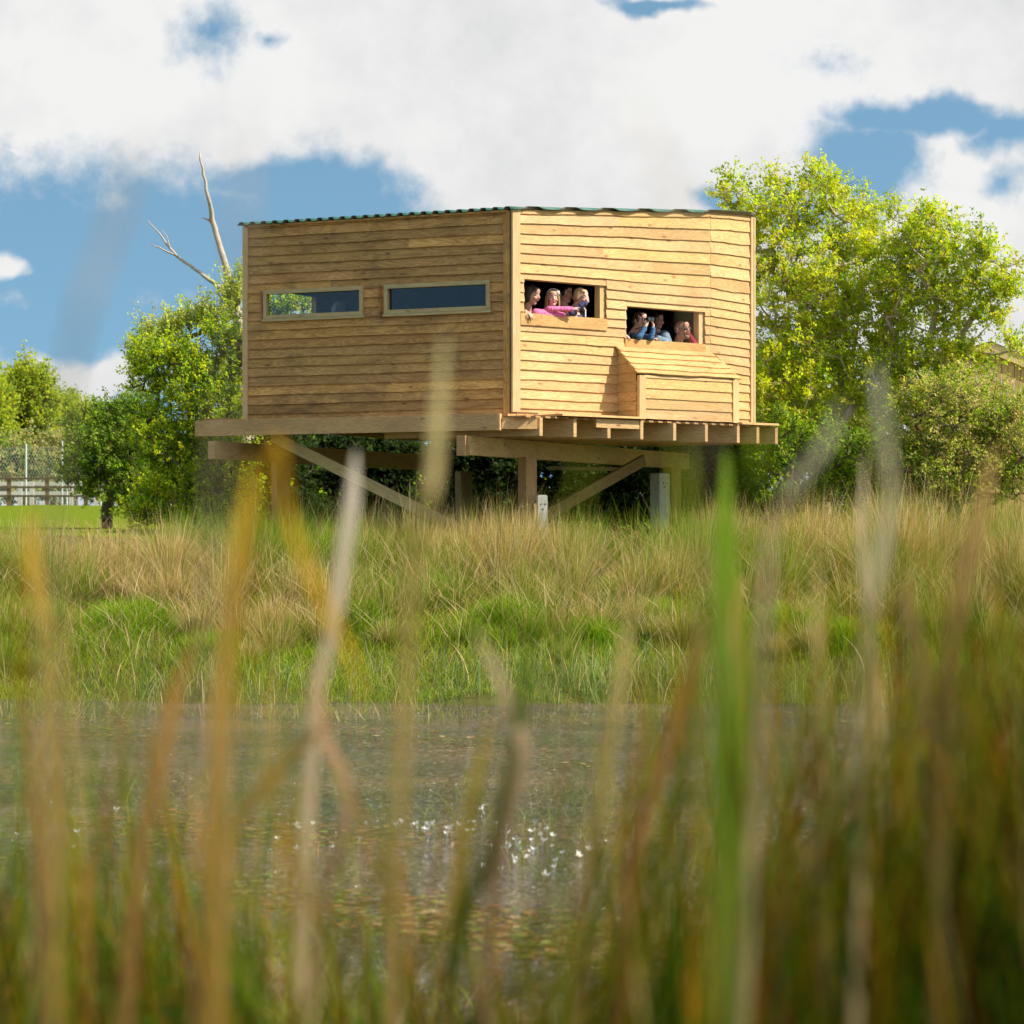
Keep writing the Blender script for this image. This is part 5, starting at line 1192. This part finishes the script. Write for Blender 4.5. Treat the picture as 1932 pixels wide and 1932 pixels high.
def fore():
    rs = np.random.RandomState(8)
    D = BL()
    # ragged mass of blades on the near bank; how tall they stand in the frame varies across it
    def topy(px):
        return np.interp(px, [-100, 60, 200, 330, 450, 620, 760, 900, 1050, 1180, 1300, 1400, 1520, 1620, 1720, 1850, 2050],
                             [1350, 1350, 1420, 1400, 1480, 1560, 1600, 1560, 1560, 1480, 1380, 1330, 1350, 1150, 1080, 1020, 980])
    def batch(n, ya, yb, wa, wb, cols, wts, dens, jit, drop=0., lx=.16):
        px = rs.uniform(-120, 2050, n); Y = rs.uniform(ya, yb, n)
        k = rs.uniform(0, 1, n) < dens(px); px, Y = px[k], Y[k]; n = len(px)
        ty = topy(px)+np.abs(rs.normal(0, jit, n))+drop
        X = (px-CX)/F*Y; zt = EYE+(HY-ty)/F*Y; zb = gz(X, Y)
        h = np.maximum(zt-zb, .2); lean = rs.normal(0, lx, (n, 2)); lean[:, 1] *= .4
        root = np.stack([X-lean[:, 0]*h, Y-lean[:, 1]*h, zb], 1)
        c1 = colmix(rs, n, cols, wts)
        D.add(*blades(root, h, lean, 1.5, rs.uniform(wa, wb, n), c1*.26, c1*.95, 6, az=rs.normal(.4, .5, n), rs=rs, tipw=.15))  # roots coloured far darker than tips, imitating shade low in the reeds
    den = lambda px: np.interp(px, [-100, 100, 250, 450, 700, 950, 1150, 1350, 1550, 1700, 2050], [.6, .7, .9, .45, .25, .25, .4, .6, .65, 1, 1])
    cA = [(.07, .17, .002), (.22, .28, .003), (.48, .25, .010), (.22, .075, .010), (.48, .33, .12)]
    cD = [(.014, .036, .002), (.05, .06, .002), (.10, .048, .005), (.04, .018, .004)]  # cD: darkened palette for the low blades, standing in for shade
    tall = lambda px: np.interp(px, [-100, 60, 250, 420, 560, 760, 1000, 1150, 1300, 1420, 1550, 1650, 1950, 2050], [1060, 1040, 1150, 1050, 1130, 1300, 1230, 1150, 1060, 960, 1060, 900, 880, 880])
    topy_, topy = topy, tall
    batch(420, 1.8, 2.8, .003, .008, cA, [1.5, 1.4, .9, .9, .6], lambda px: np.interp(px, [-100, 450, 600, 1050, 1250, 2050], [.45, .45, .15, .2, .8, 1]), 260, -60, .20)
    batch(900, 2.8, 4.6, .004, .009, cA, [1.5, 1.4, .8, 1., .7], lambda px: np.interp(px, [-100, 450, 600, 1050, 1250, 1550, 2050], [.4, .4, .13, .2, .5, .9, 1]), 280, -20, .20)
    topy = topy_
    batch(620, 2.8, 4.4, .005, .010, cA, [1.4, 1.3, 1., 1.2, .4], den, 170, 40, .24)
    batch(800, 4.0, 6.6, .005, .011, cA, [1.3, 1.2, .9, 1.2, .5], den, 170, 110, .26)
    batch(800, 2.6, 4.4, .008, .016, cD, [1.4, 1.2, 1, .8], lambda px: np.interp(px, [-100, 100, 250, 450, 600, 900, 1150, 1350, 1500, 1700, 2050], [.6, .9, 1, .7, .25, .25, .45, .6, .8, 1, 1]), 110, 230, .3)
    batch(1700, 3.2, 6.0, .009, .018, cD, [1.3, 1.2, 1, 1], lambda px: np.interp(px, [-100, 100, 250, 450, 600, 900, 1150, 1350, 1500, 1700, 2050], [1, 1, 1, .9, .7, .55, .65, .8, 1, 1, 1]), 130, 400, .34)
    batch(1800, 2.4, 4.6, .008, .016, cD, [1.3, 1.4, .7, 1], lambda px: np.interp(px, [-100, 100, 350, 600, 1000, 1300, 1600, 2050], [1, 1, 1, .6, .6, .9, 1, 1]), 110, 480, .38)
    # unseen reeds added past both sides, tall at right for shade; then crossing stems
    for sgn, n in ((1, 3400), (-1, 300)):
        Y = rs.uniform(-.6 if sgn > 0 else .9, 5.0, n); X = sgn*(np.maximum(.20*Y, .20)+.17+rs.uniform(0, 1, n)**1.5*1.7); zb = gz(X, Y); h = rs.uniform(1.7 if sgn > 0 else 1.4, 2.45 if sgn > 0 else 1.6, n)-zb
        lean = rs.normal(0, .10, (n, 2)); lean[:, 0] = -sgn*np.abs(lean[:, 0]); lean[:, 1] *= .3; c1 = colmix(rs, n, [(.12, .22, .01), (.34, .32, .02), (.45, .28, .05)], [1.3, 1, 1])
        D.add(*blades(np.stack([X-lean[:, 0]*h, Y, zb], 1), h, lean, 1.5, rs.uniform(.009, .018, n), c1*.4, c1, 6, rs=rs, tipw=.15))
    batch(300, 2.4, 4.6, .004, .009, [(.10, .22, .006), (.34, .34, .012), (.50, .27, .03), (.55, .42, .2)], [1.2, 1, 1, .7], lambda px: .6+0*px, 220, -40, .5)
    batch(420, 2.6, 5., .006, .013, [(.035, .08, .004), (.10, .13, .006), (.12, .05, .01)], [1.2, 1, 1], lambda px: .6+0*px, 160, 160, .5)
    o = D.build('reeds', M['fblade']); tag(o, 'blurred mass of green, ochre and brown reeds on the near bank', 'reeds', kind='stuff')
fore()

# ---------------------------------------------------------------- sky, sun, camera
w = bpy.data.worlds.new('World'); SC.world = w; w.use_nodes = True; wt = w.node_tree; wt.nodes.clear()
SUN_AZ = R(75); SUN_EL = R(43)          # azimuth from behind the camera, swung to the right
sd = Vector((math.sin(SUN_AZ)*math.cos(SUN_EL), -math.cos(SUN_AZ)*math.cos(SUN_EL), math.sin(SUN_EL)))
class WN(NT):
    def __init__(s, t): s.t = t; s.out = s.n('ShaderNodeOutputWorld')
t = WN(wt)
dirv = t.n('ShaderNodeTexCoord').outputs['Generated']
sp = t.n('ShaderNodeSeparateXYZ'); t.l(dirv, sp.inputs[0]); dx, dy, dz = sp.outputs
sky = t.n('ShaderNodeTexSky', sky_type='NISHITA'); sky.sun_disc = False; sky.sun_elevation = SUN_EL; sky.sun_rotation = math.atan2(sd.x, sd.y); sky.air_density = 1.0; sky.dust_density = .6; sky.ozone_density = 1.6
cmb = t.n('ShaderNodeCombineXYZ'); t.l(dx, cmb.inputs[0]); t.l(dy, cmb.inputs[1]); t.l(t.math('ADD', t.math('ABSOLUTE', dz), .28), cmb.inputs[2]); nv = t.n('ShaderNodeVectorMath', operation='NORMALIZE'); t.l(cmb.outputs[0], nv.inputs[0]); t.l(nv.outputs[0], sky.inputs[0])
# clouds: fields of noise over direction, with clear patches where this sky has them
yy = t.math('MAXIMUM', dy, .05); U = t.math('DIVIDE', dx, yy); Vv = t.math('DIVIDE', dz, yy)
wn = t.n('ShaderNodeTexNoise', i_Scale=26., i_Detail=3., i_Roughness=.62); t.l(dirv, wn.inputs['Vector'])
wc = t.n('ShaderNodeSeparateColor'); t.l(wn.outputs[1], wc.inputs[0])
U2 = t.math('ADD', U, t.math('MULTIPLY', t.math('SUBTRACT', wc.outputs[0], .5), .030)); V2 = t.math('ADD', Vv, t.math('MULTIPLY', t.math('SUBTRACT', wc.outputs[1], .5), .026))
def blob(px, py, a, b, s=1.):
    u0, v0 = (px-CX)/F, (HY-py)/F
    x = t.math('DIVIDE', t.math('SUBTRACT', U2, u0), a/F); y = t.math('DIVIDE', t.math('SUBTRACT', V2, v0), b/F)
    r = t.math('SQRT', t.math('ADD', t.math('MULTIPLY', x, x), t.math('MULTIPLY', y, y)))
    return t.math('MULTIPLY', t.math('SUBTRACT', 1.25, r), s)
def mx(l):
    r = l[0]
    for q in l[1:]: r = t.math('MAXIMUM', r, q)
    return r
clear = mx([blob(60, 460, 300, 150), blob(330, 470, 330, 150), blob(600, 430, 190, 125), blob(150, 620, 330, 90), blob(560, 340, 190, 55), blob(405, 70, 60, 65, .48), blob(520, 70, 40, 20, .38), blob(1640, 300, 105, 90, .9), blob(1740, 215, 170, 34, .95), blob(1900, 245, 80, 45, .9), blob(1350, 375, 50, 28, .7), blob(1240, -5, 85, 14, .8), blob(1520, 395, 90, 40, .7), blob(1560, 120, 60, 30, .30), blob(1905, 330, 40, 30, .5), blob(200, 800, 400, 60), blob(900, 800, 700, 200, .6)])
cloud2 = mx([blob(140, 722, 120, 46), blob(200, 700, 60, 30), blob(70, 695, 50, 30), blob(5, 492, 42, 26), blob(30, 290, 30, 14, .5)])
fine = t.n('ShaderNodeTexNoise', i_Scale=42., i_Detail=5., i_Roughness=.66); t.l(dirv, fine.inputs['Vector'])
fb = t.math('MULTIPLY', t.math('SUBTRACT', fine.outputs[0], .5), 1.45)
big = t.n('ShaderNodeTexNoise', i_Scale=3.2, i_Detail=3., i_Roughness=.55); t.l(dirv, big.inputs['Vector'])
fldf = t.math('ADD', t.math('SUBTRACT', .30, clear), 0.)      # near: cloud unless clear
cov = t.math('MAXIMUM', t.math('ADD', fldf, fb), t.math('ADD', t.math('SUBTRACT', cloud2, .22), fb))
covn = t.ramp(t.math('ADD', cov, .5), [(.14, 0.), (.98, 1.)], 'EASE')
# outside the photographed part of the sky
covb = t.ramp(t.math('ADD', big.outputs[0], t.math('MULTIPLY', fb, .12)), [(.47, 0.), (.62, 1.)])
infr = t.ramp(t.math('MULTIPLY', t.math('LESS_THAN', t.math('ABSOLUTE', U), .30), t.math('MULTIPLY', t.math('GREATER_THAN', dy, .3), t.math('LESS_THAN', Vv, .26))), [(0, 0.), (1, 1.)])
covt = t.mix(infr, covb, covn)
shade = t.n('ShaderNodeTexNoise', i_Scale=9., i_Detail=4., i_Roughness=.55); t.l(dirv, shade.inputs['Vector'])
ccol = t.ramp(t.math('ADD', shade.outputs[0], t.math('MULTIPLY', fb, .25)), [(.28, (.68, .70, .72)), (.47, (.88, .885, .885)), (.64, (1.02, 1.02, 1.01))])
SKYS = .10
skyc = t.mix(1., sky.outputs[0], (SKYS*1.07, SKYS*1.29, SKYS*1.14), 'MULTIPLY')
CL = t.mix(1., ccol, t.mix(infr, (.98, .98, .98), (.60, .60, .60)), 'MULTIPLY')  # unseen clouds beyond the view made brighter as added fill light
fin = t.mix(covt, skyc, CL)
bg = t.n('ShaderNodeBackground', i_Strength=1.); t.l(fin, bg.inputs[0]); t.l(bg.outputs[0], t.out.inputs[0])

sl = bpy.data.lights.new('sun', 'SUN'); sl.energy = 4.4; sl.angle = R(.53); sl.color = (1., .93, .80)
so = bpy.data.objects.new('sun', sl); COL.objects.link(so); so.rotation_euler = sd.to_track_quat('Z', 'Y').to_euler(); so.location = sd*60

cam = bpy.data.cameras.new('camera'); co = bpy.data.objects.new('camera', cam); COL.objects.link(co); SC.camera = co
co.location = (0, 0, EYE); co.rotation_euler = (R(90), 0, 0)
cam.sensor_width = 36; cam.lens = 36*F/1932.; cam.shift_y = (HY-966)/1932.; cam.clip_end = 5000; cam.clip_start = .1
cam.dof.use_dof = True; cam.dof.focus_distance = 35.2; cam.dof.aperture_fstop = (cam.lens/1000.)/.0205
SC.view_settings.view_transform = 'Standard'; SC.view_settings.look = 'None'; SC.view_settings.gamma = 1; SC.view_settings.exposure = .55
SC.cycles.use_denoising = True
SC.cycles.max_bounces = 6; SC.cycles.diffuse_bounces = 3; SC.cycles.glossy_bounces = 3; SC.cycles.transmission_bounces = 5; SC.cycles.transparent_max_bounces = 6; SC.cycles.use_adaptive_sampling = True; SC.cycles.adaptive_threshold = .02; SC.cycles.adaptive_min_samples = 12; SC.cycles.sample_clamp_indirect = 6
